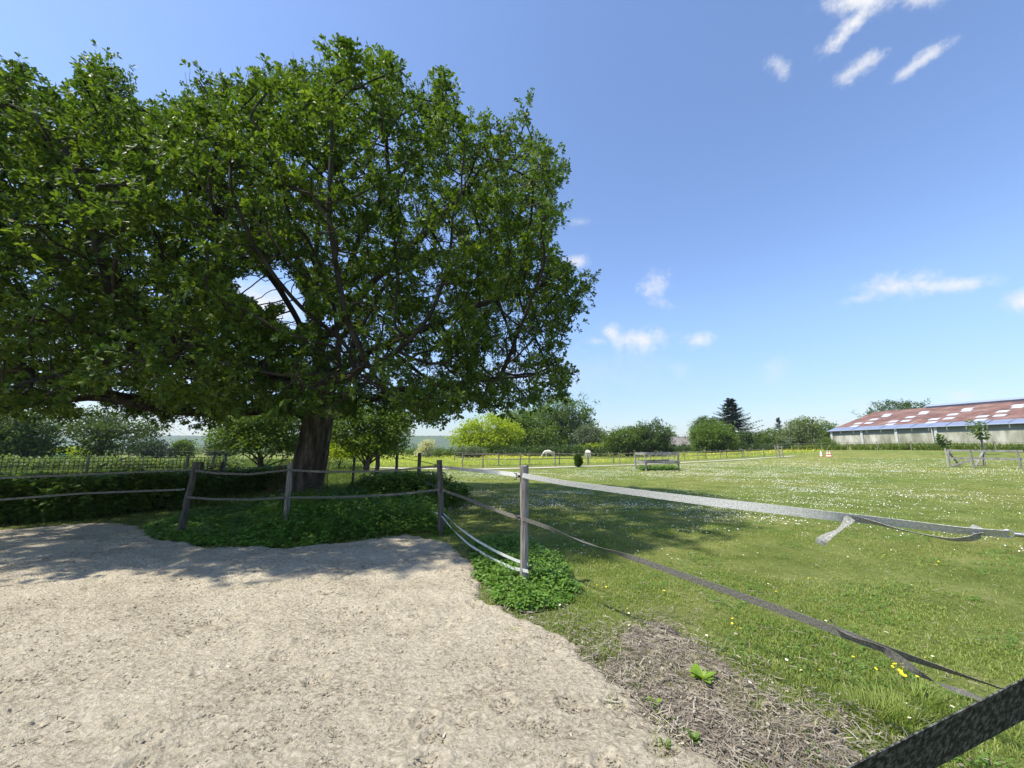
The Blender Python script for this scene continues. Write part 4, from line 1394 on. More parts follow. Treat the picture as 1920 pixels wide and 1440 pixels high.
tape('tape', fr(between(LB, PD, [(-260, 955), (0, 937), (150, 925), (352, 917)])), .034, M['dull_tape'], af, n=60)
insulator(pA, P(975, 893, PA[1]) + [.0, -.02, 0]); insulator(pA, P(975, 970, PA[1]) + [0, -.02, 0]); insulator(pA, P(990, 1066, PA[1]), (.05, -.01, 0))
insulator(pB, P(820, 874, PB[1]), (-.05, 0, 0)); insulator(pB, P(822, 917, PB[1]), (-.05, 0, 0)); insulator(pB, P(833, 966, PB[1]), (.05, 0, 0))
insulator(pC, P(541, 881, PC[1]) + [0, -.03, 0], (-.05, -.02, 0)); insulator(pC, P(538, 932, PC[1]) + [0, -.03, 0], (-.05, -.02, 0))
insulator(pD, P(364, 881, PD[1]), (-.05, -.02, 0)); insulator(pD, P(353, 930, PD[1]), (-.05, -.02, 0))
# spring and ring of the gate handle
sp0, sp1 = q(1868, 996) + front, q(2010, 1011) + front
nn_ = 620; s = np.linspace(0, 1, nn_); ax = unit(sp1 - sp0); e1 = unit(np.cross(ax, [0, 0, 1])); e2 = np.cross(ax, e1); ph = s * 2 * np.pi * 62
hel = sp0 + (sp1 - sp0) * s[:, None] + .0095 * (np.cos(ph)[:, None] * e1 + np.sin(ph)[:, None] * e2)
mb = MB(); mb.tube(hel, .0016, 5); mb.build('spring', M['steel'], af, True)
mb = MB(); c0 = q(1857, 995) + front; ph = np.linspace(0, 2 * np.pi, 24)
mb.tube(c0 + .017 * (np.cos(ph)[:, None] * ax + np.sin(ph)[:, None] * e2), .0028, 6, caps=False); mb.build('hook', M['steel'], af, True)
mb = MB(); mb.tube([sp1, PE + [0, 0, sp1[2]]], .006, 6); mb.build('gate_wire', M['wire'], af)

# dark woven strap crossing the lower right corner, tied to a stake outside the picture
st0, st1 = P(1560, 1500, .36), P(1960, 1290, .47)
dd_ = st1 - st0
sL, sR = st0 - dd_ * 1.2, st1 + dd_ * 1.5
sf = empty('strap_fence', [sL[0], sL[1], 0], 'wide dark woven strap slanting across the lower right corner', 'strap fence')
tape('strap', [sL, st0, (st0 + st1) / 2, st1, sR], .060, M['dark_tape'], sf, n=140, twf=lambda s: .35 + .03 * np.sin(s * 7), thick=.0012)
for e_, off in ((sL, -.05), (sR, .06)):
    post(sf, [e_[0] + off, e_[1], 0], e_[2] + .06, .05, M['post_wood'])


# second fence: field posts beyond, black-wired
Q1, Q2, Q3 = G(783, 947), G(741, 925), G(705, 922)
ff = empty('field_fence', Q1, 'darker post fence behind the corner, strung with black rope and wire', 'fence')
f1 = post(ff, Q1, float(P(783, 850, Q1[1])[2]), .055, M['dark_wood']); f2 = post(ff, Q2, float(P(741, 852, Q2[1])[2]), .055, M['dark_wood']); f3 = post(ff, Q3, float(P(707, 853, Q3[1])[2]), .08, M['dark_wood'])
Q4, Q5, Q6 = GP(425, 12.4), GP(388, 12.0), GP(668, 13.5)
f4_ = post(ff, Q4, float(P(425, 866, Q4[1])[2]), .05, M['dark_wood']); f5_ = post(ff, Q5, float(P(390, 866, Q5[1])[2]), .055, M['dark_wood']); f6_ = post(ff, Q6, 1.3, .04, M['dark_wood'])
B_ = [P(783, 864, Q1[1]), P(824, 873, PB[1])]


def rope(par_, pts, r=.008, mat=None, name='rope', n=24):
    pts = np.array(pts); seg = np.r_[0, np.cumsum(np.linalg.norm(np.diff(pts, axis=0), axis=1))]
    s = np.linspace(0, seg[-1], n)
    p_ = np.stack([np.interp(s, seg, pts[:, i]) for i in range(3)], -1)
    mb = MB(); mb.tube(p_, r, 5); return mb.build(name, mat or M['black_plastic'], par_)


rope(ff, [P(786, 864, Q1[1]), P(824, 873, PB[1])]); rope(ff, [P(786, 898, Q1[1]), P(826, 917, PB[1])])
rope(ff, [P(742, 858, Q2[1]), P(783, 864, Q1[1])]); rope(ff, [P(720, 880, Q3[1]), P(758, 888, (Q1[1] + Q2[1]) / 2), P(783, 898, Q1[1])])
rope(ff, [P(440, 878, 12.0), P(540, 873, 11.7), P(620, 868, 12.0), P(705, 862, Q3[1])], .007)
rope(ff, [P(388, 879, Q5[1]), P(425, 873, Q4[1])], .012)
rope(ff, [P(705, 860, Q3[1]), P(741, 857, Q2[1])], .006)
tape('white_tape', [P(783, 930, Q1[1]), P(790, 945, 10.2), P(803, 957, 8.8), P(829, 966, PB[1])], .035, M['white_tape'], ff, n=40, twf=lambda s: .9 - .8 * s)
mb = MB(); mb.tube([P(783, 926, Q1[1] - .06), P(783, 936, Q1[1] - .06)], .055, 10); mb.build('tape_wrap', M['white_tape'], ff)

# welded mesh fence on the left
NA, NB = P(-260, 872, 9.6), P(425, 865, 13.0)
nf = empty('netting_fence', [NA[0], NA[1], 0], 'grey welded wire mesh fence showing above the hedge at left', 'fence')
mb = MB()
n0, n1 = np.array([NA[0], NA[1], 0]), np.array([NB[0], NB[1], 0]); L_ = np.linalg.norm(n1 - n0); top = 1.30; top2 = 1.24
for x in np.arange(0, L_, .10):
    b = n0 + (n1 - n0) * x / L_; mb.tube([b + [0, 0, .5], b + [0, 0, top]], .009, 3, caps=False)
for z in np.arange(.6, top + .001, .10):
    mb.tube([n0 + [0, 0, z], n1 + [0, 0, z]], .008, 3, caps=False)
mb.build('wire_mesh', M['far_wire'], nf)
for u in (-120, 165, 350, 400, 422):
    a_ = (n1 - n0)[:2]; b_ = ONPLANE(u, 870, n0[:2], n1[:2]); b_[2] = 0
    post(nf, b_, 1.36, .035, M['grey_wood'])
mbx = MB()
for (u, v0, v1, Yd) in [(268, 868, 905, 12.4), (405, 862, 885, 15), (418, 861, 882, 15), (470, 862, 880, 17)]:
    pass

# chicken wire guard wrapped round the trunk foot
gd = MB(); nr2, nc = 14, 44
for a_ in range(nc):
    th0 = a_ / nc * 2 * np.pi
    for sg in (1, -1):
        k = np.linspace(0, 1, 16)
        ang = th0 + sg * k * 1.25
        z = .15 + k * 1.25
        r = np.interp(z, [0, .3, .8, 1.4], [.95, .80, .66, .60])
        cx = np.interp(z, [0, 1.5], [-6.03, -5.72])
        gd.tube(np.stack([cx + r * np.cos(ang), 11 + r * np.sin(ang), z], -1), .0030, 3, caps=False)
for z in (.15, 1.40):
    ph = np.linspace(0, 2 * np.pi, 40); r = .95 if z < 1 else .60
    gd.tube(np.stack([(-6.0 if z < 1 else -5.74) + r * np.cos(ph), 11 + r * np.sin(ph), z + .04 * np.sin(ph * 3)], -1), .005, 4, caps=False)
o = gd.build('trunk_guard', M['rust']); tag(o, 'rusty wire netting wrapped round the foot of the oak trunk', 'wire guard')

# ------------------------------------------------------------------ far field fences
FA = [(867, 878), (905.5, 878), (975.5, 877), (1041, 875), (1102, 873.5), (1162, 871.5), (1220, 869), (1265, 867), (1309, 864.5), (1352, 862.5), (1395, 860), (1433, 858)]
FB = [(852, 866), (935, 873.5), (992, 872), (1049, 871), (1104, 870), (1151, 868), (1198, 866), (1243, 864), (1283, 862), (1324, 860.5), (1363, 859), (1392, 857.5), (1408, 852)]
M['far_post'] = roughmat('far_post', [(.16, .14, .10), (.30, .28, .20)], 3, .9, 0)
M['far_post2'] = roughmat('far_post2', [(.10, .09, .07), (.2, .18, .14)], 3, .9, 0)


def far_fence(name, label, px, h, mat, rails, r=.055, hs=None):
    bs = [G(u, v) for u, v in px]
    e = empty(name, bs[0], label, 'fence')
    for i, b_ in enumerate(bs):
        post(e, b_, h * random.uniform(.96, 1.04), r, mat, (random.uniform(-.04, .04), 0), sides=6)
    for z, rr_ in rails:
        mb = MB()
        for b0, b1 in zip(bs[:-1], bs[1:]):
            p0, p1 = b0 + [0, -.06, z], b1 + [0, -.06, z]
            mb.tube([p0, (p0 + p1) / 2 - [0, 0, .03], p1], rr_, 4, caps=False)
        mb.build('rail', M['far_post2'] if rr_ > .015 else M['wire'], e)
    return e


far_fence('track_fence', 'pale post and rail fence along the near side of the pale track', FA, 1.15, M['far_post'], [(1.08, .022), (.68, .022), (.25, .012)])
far_fence('meadow_fence', 'thin post fence along the far side of the track before the yellow meadow', FB, 1.15, M['far_post2'], [(1.02, .020), (.6, .016)], .045)
_unused = [(1480, 855), (1509, 854), (1517, 853), (1549, 853), (1589, 853), (1631, 847), (1683, 849), (1746, 851), (1811, 852), (1892, 854), (1990, 858)]
far_fence('valley_fence', 'low wire fence far behind the oak on the left field', [(690, 862), (660, 862.5), (630, 863), (500, 864), (455, 866), (240, 866)], 1.2, M['far_post2'], [(1.15, .016)], .05)
gt = empty('field_gate', G(1457, 857), 'small wooden gate with leaning posts at the end of the track', 'gate')
for (u, v) in [(1457, 857), (1463, 857.5), (1469, 858)]:
    post(gt, G(u, v), 1.5, .07, M['far_post'], (random.uniform(-.2, .1), 0), sides=6)
g0, g1 = G(1457, 857), G(1469, 858)
for z in (.4, .8, 1.3):
    mb = MB(); mb.bar(g0 + [0, -.1, z], g1 + [0, -.1, z], .04, .10); mb.build('bar', M['grey_wood'], gt)

# wooden rail pen in the field
A_, B2, C_, D_ = G(1192, 880), G(1212, 882.5), G(1272.5, 882), G(1254, 877)
pen = empty('wooden_pen', B2, 'weathered grey rail pen standing in the daisy field', 'pen')
for b_ in (A_, B2, C_, D_):
    post(pen, b_, 1.30, .065, M['grey_wood'], (random.uniform(-.05, .05), 0), sides=7)
for z in (1.20, .60):
    for p0, p1 in ((A_, B2), (B2, C_), (C_, D_), (D_, A_)):
        d_ = unit(p1 - p0) * .1
        mb = MB(); mb.bar(p0 - d_ + [0, -.07, z], p1 + d_ + [0, -.07, z + random.uniform(-.03, .03)], .045, .19); mb.build('rail', M['grey_wood'], pen)
p = np.array([(B2 + C_) / 2 + [random.uniform(-1.5, 1.2), random.uniform(-.2, 1.4), 0] for _ in range(500)])
tag(leafy_mass('pen_weeds', p, RNG.uniform(.1, .42, 500), M['nettle'], per=8, leaf=(.06, .13)), kind='stuff')

# jump frames at right
jb = [G(1779, 875), G(1826, 878), G(1915, 879)]
jf = empty('jump_fence', jb[0], 'grey wooden jump with two rails and triangular braced feet at right', 'jump')
for b_, hh in zip(jb, (1.42, 1.36, 1.34)):
    post(jf, b_, hh, .06, M['grey_wood'] if b_ is not jb[0] else M['pale_wood'], (random.uniform(-.08, .02), 0), sides=7)
for z in (1.26, .68):
    mb = MB(); mb.bar(jb[0] + [0, -.08, z], jb[2] + [.3, -.08, z], .05, .14); mb.build('rail', M['grey_wood'], jf)
mb = MB(); mb.bar(jb[0] + [.1, -.12, .08], jb[1] + [0, -.12, .62], .05, .13); mb.build('brace', M['grey_wood'], jf)
for (u, s_) in ((1783, 1), (1850, -1)):
    b_ = G(u, 874)
    V = np.array([b_ + [-.1, .05, 0], b_ + [.75 * s_, .05, 0], b_ + [.05, .05, 1.15]]); V2 = V + [0, .05, 0]
    mb = MB()
    for p0, p1 in ((V[0], V[2]), (V[1], V[2]), (V[0], V[1] )): mb.bar(p0 + [0, 0, .06], p1 + [0, 0, .04], .05, .15, (0, 1, 0))
    mb.build('wing', M['grey_wood'], jf)

# traffic cones
M['cone_white'] = roughmat('cone_white', [(.7, .7, .68), (.8, .8, .78)], 5, .6, 0)
M['cone_red'] = roughmat('cone_red', [(.55, .10, .05), (.7, .16, .08)], 5, .6, 0)
for i, (u, v, lab) in enumerate([(1540, 855.5, 'pale faded traffic cone standing alone left of a pair'), (1552, 856, 'red and white cone, left one of the pair before the bank'), (1556.5, 856, 'red and white cone, right one of the pair before the bank')]):
    b_ = G(u, v); e = empty('traffic_cone', b_, lab, 'traffic cone', 'traffic cones in front of the bank')
    mb = MB(); mb.tube([b_ + [0, 0, .03], b_ + [0, 0, .72]], [.16, .035], 12); mb.build('cone', M['cone_white'], e)
    mb = MB(); mb.box(b_ + [0, 0, .02], (.42, .42, .04)); mb.build('foot', M['cone_red'], e)
    for z0, z1 in (((.18, .34), (.50, .62)) if i else ((.18, .24),)):
        f_ = lambda z: .16 - (z - .03) / .69 * .125 + .004
        mb = MB(); mb.tube([b_ + [0, 0, z0], b_ + [0, 0, z1]], [f_(z0), f_(z1)], 12, caps=False); mb.build('band', M['cone_red'], e)

# green plastic tank among the bushes
tb_ = GP(118, 42); e = empty('water_tank', tb_, 'pale green plastic water tank among the bushes at left', 'tank')
zb = float(P(118, 864, 42)[2]); zt = float(P(118, 851, 42)[2])
M['tank'] = roughmat('tank', [(.20, .42, .32), (.26, .50, .38)], 2, .5, 0)
mb = MB(); mb.tube([tb_, tb_ * [1, 1, 0] + [0, 0, zt - .1], tb_ * [1, 1, 0] + [0, 0, zt]], [.62, .62, .45], 24); mb.build('body', M['tank'], e, False)
mb = MB(); mb.tube([tb_ * [1, 1, 0] + [.1, -.1, zt], tb_ * [1, 1, 0] + [.1, -.1, zt + .08]], .16, 12); mb.build('lid', M['tank'], e)


# ------------------------------------------------------------------ horses
def skin_body(name, verts, edges, radii, mat, parent, root=0, sub=2):
    me = bpy.data.meshes.new(name); me.from_pydata([Vector(v) for v in verts], edges, []); me.update()
    o = bpy.data.objects.new(name, me); COL.objects.link(o)
    md = o.modifiers.new('skin', 'SKIN'); md.use_smooth_shade = True
    for i, r_ in enumerate(radii):
        o.data.skin_vertices[0].data[i].radius = r_ if isinstance(r_, tuple) else (r_, r_)
    o.data.skin_vertices[0].data[root].use_root = True
    ms = o.modifiers.new('sub', 'SUBSURF'); ms.levels = sub; ms.render_levels = sub
    dg = bpy.context.evaluated_depsgraph_get()
    me2 = bpy.data.meshes.new_from_object(o.evaluated_get(dg))
    bpy.data.objects.remove(o); o = bpy.data.objects.new(name, me2); COL.objects.link(o)
    me2.materials.clear(); me2.materials.append(mat)
    for p_ in me2.polygons: p_.use_smooth = True
    o.parent = parent
    return o


M['horse'] = roughmat('horse_coat', [(.55, .50, .42), (.72, .68, .60)], 2, .7, 0)
M['mane'] = roughmat('horse_mane', [(.45, .40, .32), (.62, .57, .48)], 6, .8, 0)


def horse(base, rz, label):
    e = empty('horse', base, label, 'horse', 'pale horses grazing in the yellow meadow')
    e.rotation_euler = (0, 0, rz)
    # facing -x, head down to the grass
    v = [(.62, 0, 1.22), (.30, 0, 1.16), (-.05, 0, 1.12), (-.42, 0, 1.18), (-.68, 0, 1.16),       # rump..withers..chest
         (-.92, 0, .98), (-1.12, 0, .72), (-1.24, 0, .50), (-1.38, 0, .34), (-1.50, 0, .14),        # neck, poll, face, muzzle
         (.64, .17, .98), (.56, .17, .78), (.76, .17, .50), (.72, .17, .26), (.68, .17, .04),       # hind left: hip, stifle, hock
         (.62, -.17, .98), (.66, -.17, .78), (.88, -.17, .50), (.86, -.17, .26), (.84, -.17, .04),
         (-.56, .15, .92), (-.58, .15, .56), (-.60, .15, .28), (-.64, .15, .04),
         (-.54, -.15, .92), (-.46, -.15, .56), (-.42, -.15, .28), (-.44, -.15, .04)]
    ed = [(0, 1), (1, 2), (2, 3), (3, 4), (4, 5), (5, 6), (6, 7), (7, 8), (8, 9), (0, 10), (10, 11), (11, 12), (12, 13), (13, 14), (0, 15), (15, 16), (16, 17), (17, 18), (18, 19),
          (3, 20), (20, 21), (21, 22), (22, 23), (3, 24), (24, 25), (25, 26), (26, 27)]
    rd = [.29, .30, .33, .32, .25, .19, .155, .14, .105, .075, .19, .15, .075, .05, .065, .19, .15, .075, .05, .065, .13, .075, .05, .065, .13, .075, .05, .065]
    skin_body('body', v, ed, rd, M['horse'], e, root=2)
    loc = np.array(e.location)

    def loc_build(mb, nm, mat, sm=False):
        o = mb.build(nm, mat); o.parent = e; return o
    mb = MB(); mb.tube([(.88, 0, 1.28), (1.0, 0, 1.1), (1.02, .02, .8), (.98, .01, .5)], [.04, .07, .08, .02], 7); loc_build(mb, 'tail', M['mane'])
    mb = MB(); mb.tube([(-.62, 0, 1.40), (-.86, 0, 1.20), (-1.05, 0, .96), (-1.20, 0, .68)], [.03, .06, .06, .03], 6); loc_build(mb, 'mane', M['mane'])
    for sy in (-1, 1):
        mb = MB(); mb.tube([(-1.20, sy * .07, .62), (-1.14, sy * .10, .74)], [.045, .01], 6); loc_build(mb, 'ear', M['horse'])
    return e


hb = GP(1028, 70); hb[2] = float(terrain(hb[0], hb[1])) 
horse(hb, 0.05, 'white horse seen side on, grazing with its head to the left').scale = (.92, .92, .92)
hb = GP(1101, 66); horse(hb, R(-80), 'white horse seen from behind with its rump to the viewer').scale = (.95, .95, .95)

# ------------------------------------------------------------------ barn
b0 = np.array([59.4, 72.0, 0]); b1 = np.array([66.0, 49.8, 0]); dW = unit(b1 - b0); nW = np.array([-dW[1], dW[0], 0])   # nW points away from the field
BZ = 1.35; EV = 5.1; RD_ = 9.0; HW = 13.5; LEN = 44.0
M['wall'] = roughmat('barn_wall', [(.17, .17, .11), (.36, .35, .27), (.58, .56, .48)], .9, .95, .15, 6, (1, 1, .35), [.3, .5, .7])
M['wall_dark'] = roughmat('barn_wall_dark', [(.16, .17, .13), (.27, .27, .22)], .4, .95, 0)
M['column'] = roughmat('barn_column', [(.42, .42, .38), (.60, .60, .56)], 1, .9, 0)
m, t, b, out = newmat('roof_tile')
pn = pos_node(t)
c1 = ramp(t, noise(t, pn, .5, 6, .7), [(.10, .055, .045), (.20, .10, .075), (.29, .20, .165)], [.32, .5, .68])
link(t, c1, b.inputs['Base Color']); b.inputs['Roughness'].default_value = .8
wv = N(t, 'ShaderNodeTexWave'); wv.inputs['Scale'].default_value = 1.6; wv.bands_direction = 'Y'; link(t, pn, wv.inputs['Vector'])
bn = N(t, 'ShaderNodeBump'); bn.inputs['Strength'].default_value = .7; bn.inputs['Distance'].default_value = .08
link(t, wv.outputs['Fac'], bn.inputs['Height']); link(t, bn.outputs[0], b.inputs['Normal'])
M['roof'] = m
M['sheet_blue'] = roughmat('blue_sheet', [(.15, .18, .27), (.24, .28, .37)], .8, .4, 0)
M['skylight'] = roughmat('skylight', [(.40, .46, .52), (.62, .66, .70)], .6, .35, 0)
M['ridge_metal'] = roughmat('ridge_metal', [(.22, .26, .34), (.32, .36, .44)], .5, .5, 0)
barn = empty('long_barn', b0 + [0, 0, BZ - .4], 'long low barn with a red tiled roof dotted with pale roof lights', 'barn')


def bq(s, w, z):
    """s metres along the wall, w metres in from the wall line, z height"""
    return b0 + dW * s + nW * w + np.array([0, 0, z])


def quadbox(mb, p, th=.06):
    """slab from four corner points with thickness downwards"""
    p = np.array(p); return mb.add(np.concatenate([p, p - [0, 0, th]]), [(0, 1, 2, 3), (7, 6, 5, 4), (0, 4, 5, 1), (1, 5, 6, 2), (2, 6, 7, 3), (3, 7, 4, 0)])


def roofz(w):
    return EV + (RD_ - EV) * (1 - abs(w - HW) / HW) if 0 <= w <= 2 * HW else EV


W2 = 2 * HW
for (n_, pts) in (('front_wall', [bq(0, 0, 0), bq(LEN, 0, 0)]), ('back_wall', [bq(0, W2, 0), bq(LEN, W2, 0)])):
    mb = MB(); mb.bar(pts[0] + [0, 0, (BZ - 1 + EV - .95) / 2], pts[1] + [0, 0, (BZ - 1 + EV - .95) / 2], .2, EV - .95 - BZ + 1); mb.build('wall', M['wall'], barn)
mb = MB(); mb.bar(bq(0, -.02, EV - .52), bq(LEN, -.02, EV - .52), .14, .86); mb.build('upper_cladding', M['wall_dark'], barn)
for s_ in (0, LEN):
    mb = MB(); V = [bq(s_, .1, BZ - 1), bq(s_, W2 - .1, BZ - 1), bq(s_, W2 - .1, EV - .12), bq(s_, HW, RD_ - .2), bq(s_, .1, EV - .12)]
    V2 = [v_ + dW * .2 * (1 if s_ == 0 else -1) for v_ in V]
    mb.add(np.array(V + V2), [(0, 1, 2, 3, 4), (9, 8, 7, 6, 5), (0, 5, 6, 1), (1, 6, 7, 2), (2, 7, 8, 3), (3, 8, 9, 4), (4, 9, 5, 0)]); mb.build('gable_wall', M['wall'], barn)
bay = 4.85; s_ = 0.12
while s_ < LEN:
    mb = MB(); mb.bar(bq(s_, -.20, BZ - .6), bq(s_, -.20, EV - .1), .34, .18, tuple(nW)); mb.build('column', M['column'], barn)
    s_ += bay
sl_u = unit(bq(0, HW, RD_) - bq(0, 0, EV))
mb = MB()
e0 = 1.5 / HW * (RD_ - EV)
quadbox(mb, [bq(-.4, 1.5, EV + e0), bq(LEN + .4, 1.5, EV + e0), bq(LEN + .4, HW, RD_), bq(-.4, HW, RD_)], .12)
quadbox(mb, [bq(-.4, HW, RD_), bq(LEN + .4, HW, RD_), bq(LEN + .4, W2 + .5, EV - .1), bq(-.4, W2 + .5, EV - .1)], .12)
mb.build('roof', M['roof'], barn)
# blue translucent sheets along the eaves, in separate panels
nb = 22
mb = MB()
for i in range(nb):
    x0, x1 = -.4 + (LEN + .8) * i / nb + .05, -.4 + (LEN + .8) * (i + 1) / nb - .05
    dz = .02 * (i % 2)
    quadbox(mb, [bq(x0, -.45, EV - .13 + dz), bq(x1, -.45, EV - .13 + dz), bq(x1, 1.62, EV + 1.62 / HW * (RD_ - EV) + .03 + dz), bq(x0, 1.62, EV + 1.62 / HW * (RD_ - EV) + .03 + dz)], .05)
o = mb.build('eaves_sheeting', M['sheet_blue'], barn); o['label'] = 'blue sheets along the eaves'
mb = MB(); mb.tube([bq(-.4, -.52, EV - .2), bq(LEN + .4, -.52, EV - .2)], .09, 8); mb.build('gutter', M['ridge_metal'], barn)
mb = MB(); mb.tube([bq(14.3, -.5, EV - .25), bq(14.3, -.35, EV - .6), bq(14.3, -.32, BZ)], .07, 8); mb.build('downpipe', M['column'], barn)
# roof lights
SLS = []
rows = [2.6, 4.4, 6.2, 8.0, 9.6]
for k_ in range(int(LEN / 5.3)):
    s0 = .9 + k_ * 5.3
    for (ds, w0) in ((1.2, 1.55), (2.3, 3.6), (0.6, 3.6), (1.7, 6.1), (2.4, 8.2), (2.0, 9.4)):
        SLS.append((s0 + ds, w0))
for (s0, w0) in SLS:
    zf = lambda w: EV + w / HW * (RD_ - EV) + (.045 if w > 2 else .07)
    mb = MB(); quadbox(mb, [bq(s0, w0, zf(w0)), bq(s0 + 1.15, w0, zf(w0)), bq(s0 + 1.15, w0 + 1.0, zf(w0 + 1.0)), bq(s0, w0 + 1.0, zf(w0 + 1.0))], .04)
    mb.build('skylight', M['skylight'], barn)
mb = MB()
quadbox(mb, [bq(7.5, HW - .9, RD_ + .12), bq(LEN, HW - .9, RD_ + .12), bq(LEN, HW, RD_ + .42), bq(7.5, HW, RD_ + .42)], .06)
quadbox(mb, [bq(7.5, HW, RD_ + .42), bq(LEN, HW, RD_ + .42), bq(LEN, HW + .9, RD_ + .12), bq(7.5, HW + .9, RD_ + .12)], .06)
mb.bar(bq(7.6, HW - .62, RD_ - .12), bq(LEN - .1, HW - .62, RD_ - .12), .06, .55); mb.bar(bq(7.6, HW + .62, RD_ - .12), bq(LEN - .1, HW + .62, RD_ - .12), .06, .55)
mb.build('ridge_vent', M['ridge_metal'], barn)
_f0, _f1 = b0 - nW * 6.5 - dW * 14, b1 - nW * 6.5 + dW * 8
fb = empty('barn_fence', [_f0[0], _f0[1], float(terrain(_f0[0], _f0[1]))], 'post and wire fence along the rough bank in front of the long barn', 'fence')
tops = []
for k_ in range(12):
    q_ = _f0 + (_f1 - _f0) * k_ / 11; q_[2] = float(terrain(q_[0], q_[1])); post(fb, q_, 1.3, .06, M['far_post'], (random.uniform(-.05, .05), 0), sides=6); tops.append(q_)
for z in (1.22, .7):
    mb = MB()
    for a_, c_ in zip(tops[:-1], tops[1:]): mb.tube([a_ + [-.07, 0, z], c_ + [-.07, 0, z]], .025 if z > 1 else .015, 4, caps=False)
    mb.build('rail', M['far_post2'], fb)
# rough grass bank in front of the barn
M['bank'] = leafmat('bank_grass', [(.09, .14, .03), (.15, .20, .045), (.24, .26, .08)], .3, .7, .3, .2)
pts = []
for _ in range(9000):
    s_ = random.uniform(-4, 40); w_ = random.uniform(-5.5, -.8)
    pts.append(b0 + dW * s_ + nW * w_)
pts = np.array(pts); pts[:, 2] = terrain(pts[:, 0], pts[:, 1])
n = len(pts); a = RNG.uniform(0, 6.28, n)
mb = MB(); mb.cards(pts, unit(np.stack([np.cos(a) * .4, np.sin(a) * .4, np.ones(n)], -1)), unit(np.stack([np.cos(a), np.sin(a), 0 * a], -1)), RNG.uniform(.45, 1.35, n), TRI_T, TRI_F, widthscale=np.full(n, .30))
o = mb.build('bank_grass', M['bank']); o['kind'] = 'stuff'

# thatched cottage
M['thatch'] = roughmat('thatch', [(.11, .10, .09), (.20, .185, .17), (.29, .27, .25)], 3, 1, .8, 12, (1, 1, .4), [.3, .5, .7], .1)
M['dark_glass'] = roughmat('dark_glass', [(.01, .012, .015), (.03, .03, .035)], 3, .2, 0)
c0 = GP(1278, 100); th_ = empty('thatched_cottage', c0, 'low cottage with a grey thatched roof and three small dormers', 'cottage')
zc = c0[2]; Lh = 4.7; Dh = 3.6; ze = 2.3; zr = 5.0 - (zc - 1.0)
zr = float(P(1278, 819, 100)[2]) - zc; ze = zr - 2.9
c = c0 + [0, Dh, 0]
mb = MB(); mb.box(c + [0, 0, ze / 2], (Lh * 2 - .6, Dh * 2 - .8, ze)); mb.build('wall', M['column'], th_)
mb = MB()
ng = 24; ns_ = 12
Vr = []
for i in range(ng + 1):
    x = -Lh + 2 * Lh * i / ng
    hipf = 1 - .9 * max(0, (abs(x) - (Lh - 1.4)) / 1.4) ** 2
    for j in range(ns_ + 1):
        tt = j / ns_ * 2 - 1
        z = ze + (zr - ze) * (1 - abs(tt) ** 1.25) * hipf
        bump_ = 0
        if tt < 0:
            for dx in (-2.6, 0, 2.6):
                bump_ = max(bump_, .75 * math.exp(-((x - dx) / .75) ** 2) * math.exp(-((tt + .72) / .28) ** 2))
        Vr.append(c + [x, tt * Dh * 1.05 - bump_ * .5, z + bump_])
i = np.arange(ng)[:, None] * (ns_ + 1) + np.arange(ns_)[None, :]
mb.add(np.array(Vr), np.stack([i, i + 1, i + ns_ + 2, i + ns_ + 1], -1).reshape(-1, 4)); mb.add(np.array(Vr) - [0, 0, .3], np.stack([i, i + ns_ + 1, i + ns_ + 2, i + 1], -1).reshape(-1, 4))
mb.build('roof', M['thatch'], th_, True)
mb = MB(); mb.tube([c + [-Lh + 1, 0, zr + .02], c + [Lh - 1, 0, zr + .02]], .16, 7, wob=.2); mb.build('roof_ridge', M['thatch'], th_)
for dx in (-2.6, 0, 2.6):
    mb = MB(); mb.box(c + [dx, -Dh * 1.02 - .35, ze + .55], (1.0, .5, .75)); mb.build('window', M['dark_glass'], th_)

# ------------------------------------------------------------------ trees and bushes round about
def lm(name, a, b_, c_, tr=.3): return leafmat(name, [a, b_, c_], tr, .55, .25, .3)


LM = {
    'greyfresh': lm('foliage_greyfresh', (.09, .13, .05), (.15, .20, .07), (.22, .27, .11)),
    'lime': lm('foliage_lime', (.16, .22, .015), (.28, .34, .02), (.42, .45, .03), .4),
    'mid': lm('foliage_mid', (.06, .10, .02), (.10, .155, .03), (.17, .23, .045)),
    'fresh': lm('foliage_fresh', (.06, .11, .018), (.11, .17, .028), (.18, .24, .04), .35),
    'dark': lm('foliage_dark', (.034, .064, .018), (.06, .10, .026), (.10, .15, .038)),
    'grey': lm('foliage_grey', (.07, .10, .06), (.12, .15, .09), (.18, .21, .13)),
    'fir': lm('foliage_fir', (.018, .038, .028), (.035, .06, .04), (.06, .09, .06), .1),
    'blossom': lm('foliage_blossom', (.35, .33, .22), (.5, .48, .36), (.62, .6, .5)),
    'pale': lm('foliage_pale', (.10, .14, .05), (.16, .20, .08), (.22, .26, .12)),
}
TG = 'trees along the far side of the meadow'
px_tree('lime_tree', 'bright yellow green tree, brightest crown behind the meadow', 'tree', 78, 905, [(885, 812, 30, 18), (915, 800, 38, 22), (950, 818, 28, 22), (875, 830, 18, 14), (925, 830, 45, 18), (860, 822, 16, 14), (900, 838, 40, 12)], LM['lime'], 1100, .42, TG, .3)
px_tree('broadleaf_tree', 'tallest leafy tree with grey bare limbs showing, right of the yellow green tree', 'tree', 92, 1050, [(1010, 790, 45, 30), (1045, 768, 42, 28), (1075, 775, 34, 30), (1020, 815, 60, 30), (1080, 815, 38, 30), (1050, 835, 60, 14), (1095, 790, 20, 16)], LM['mid'], 1900, .46, TG, .45, seedpts=24)
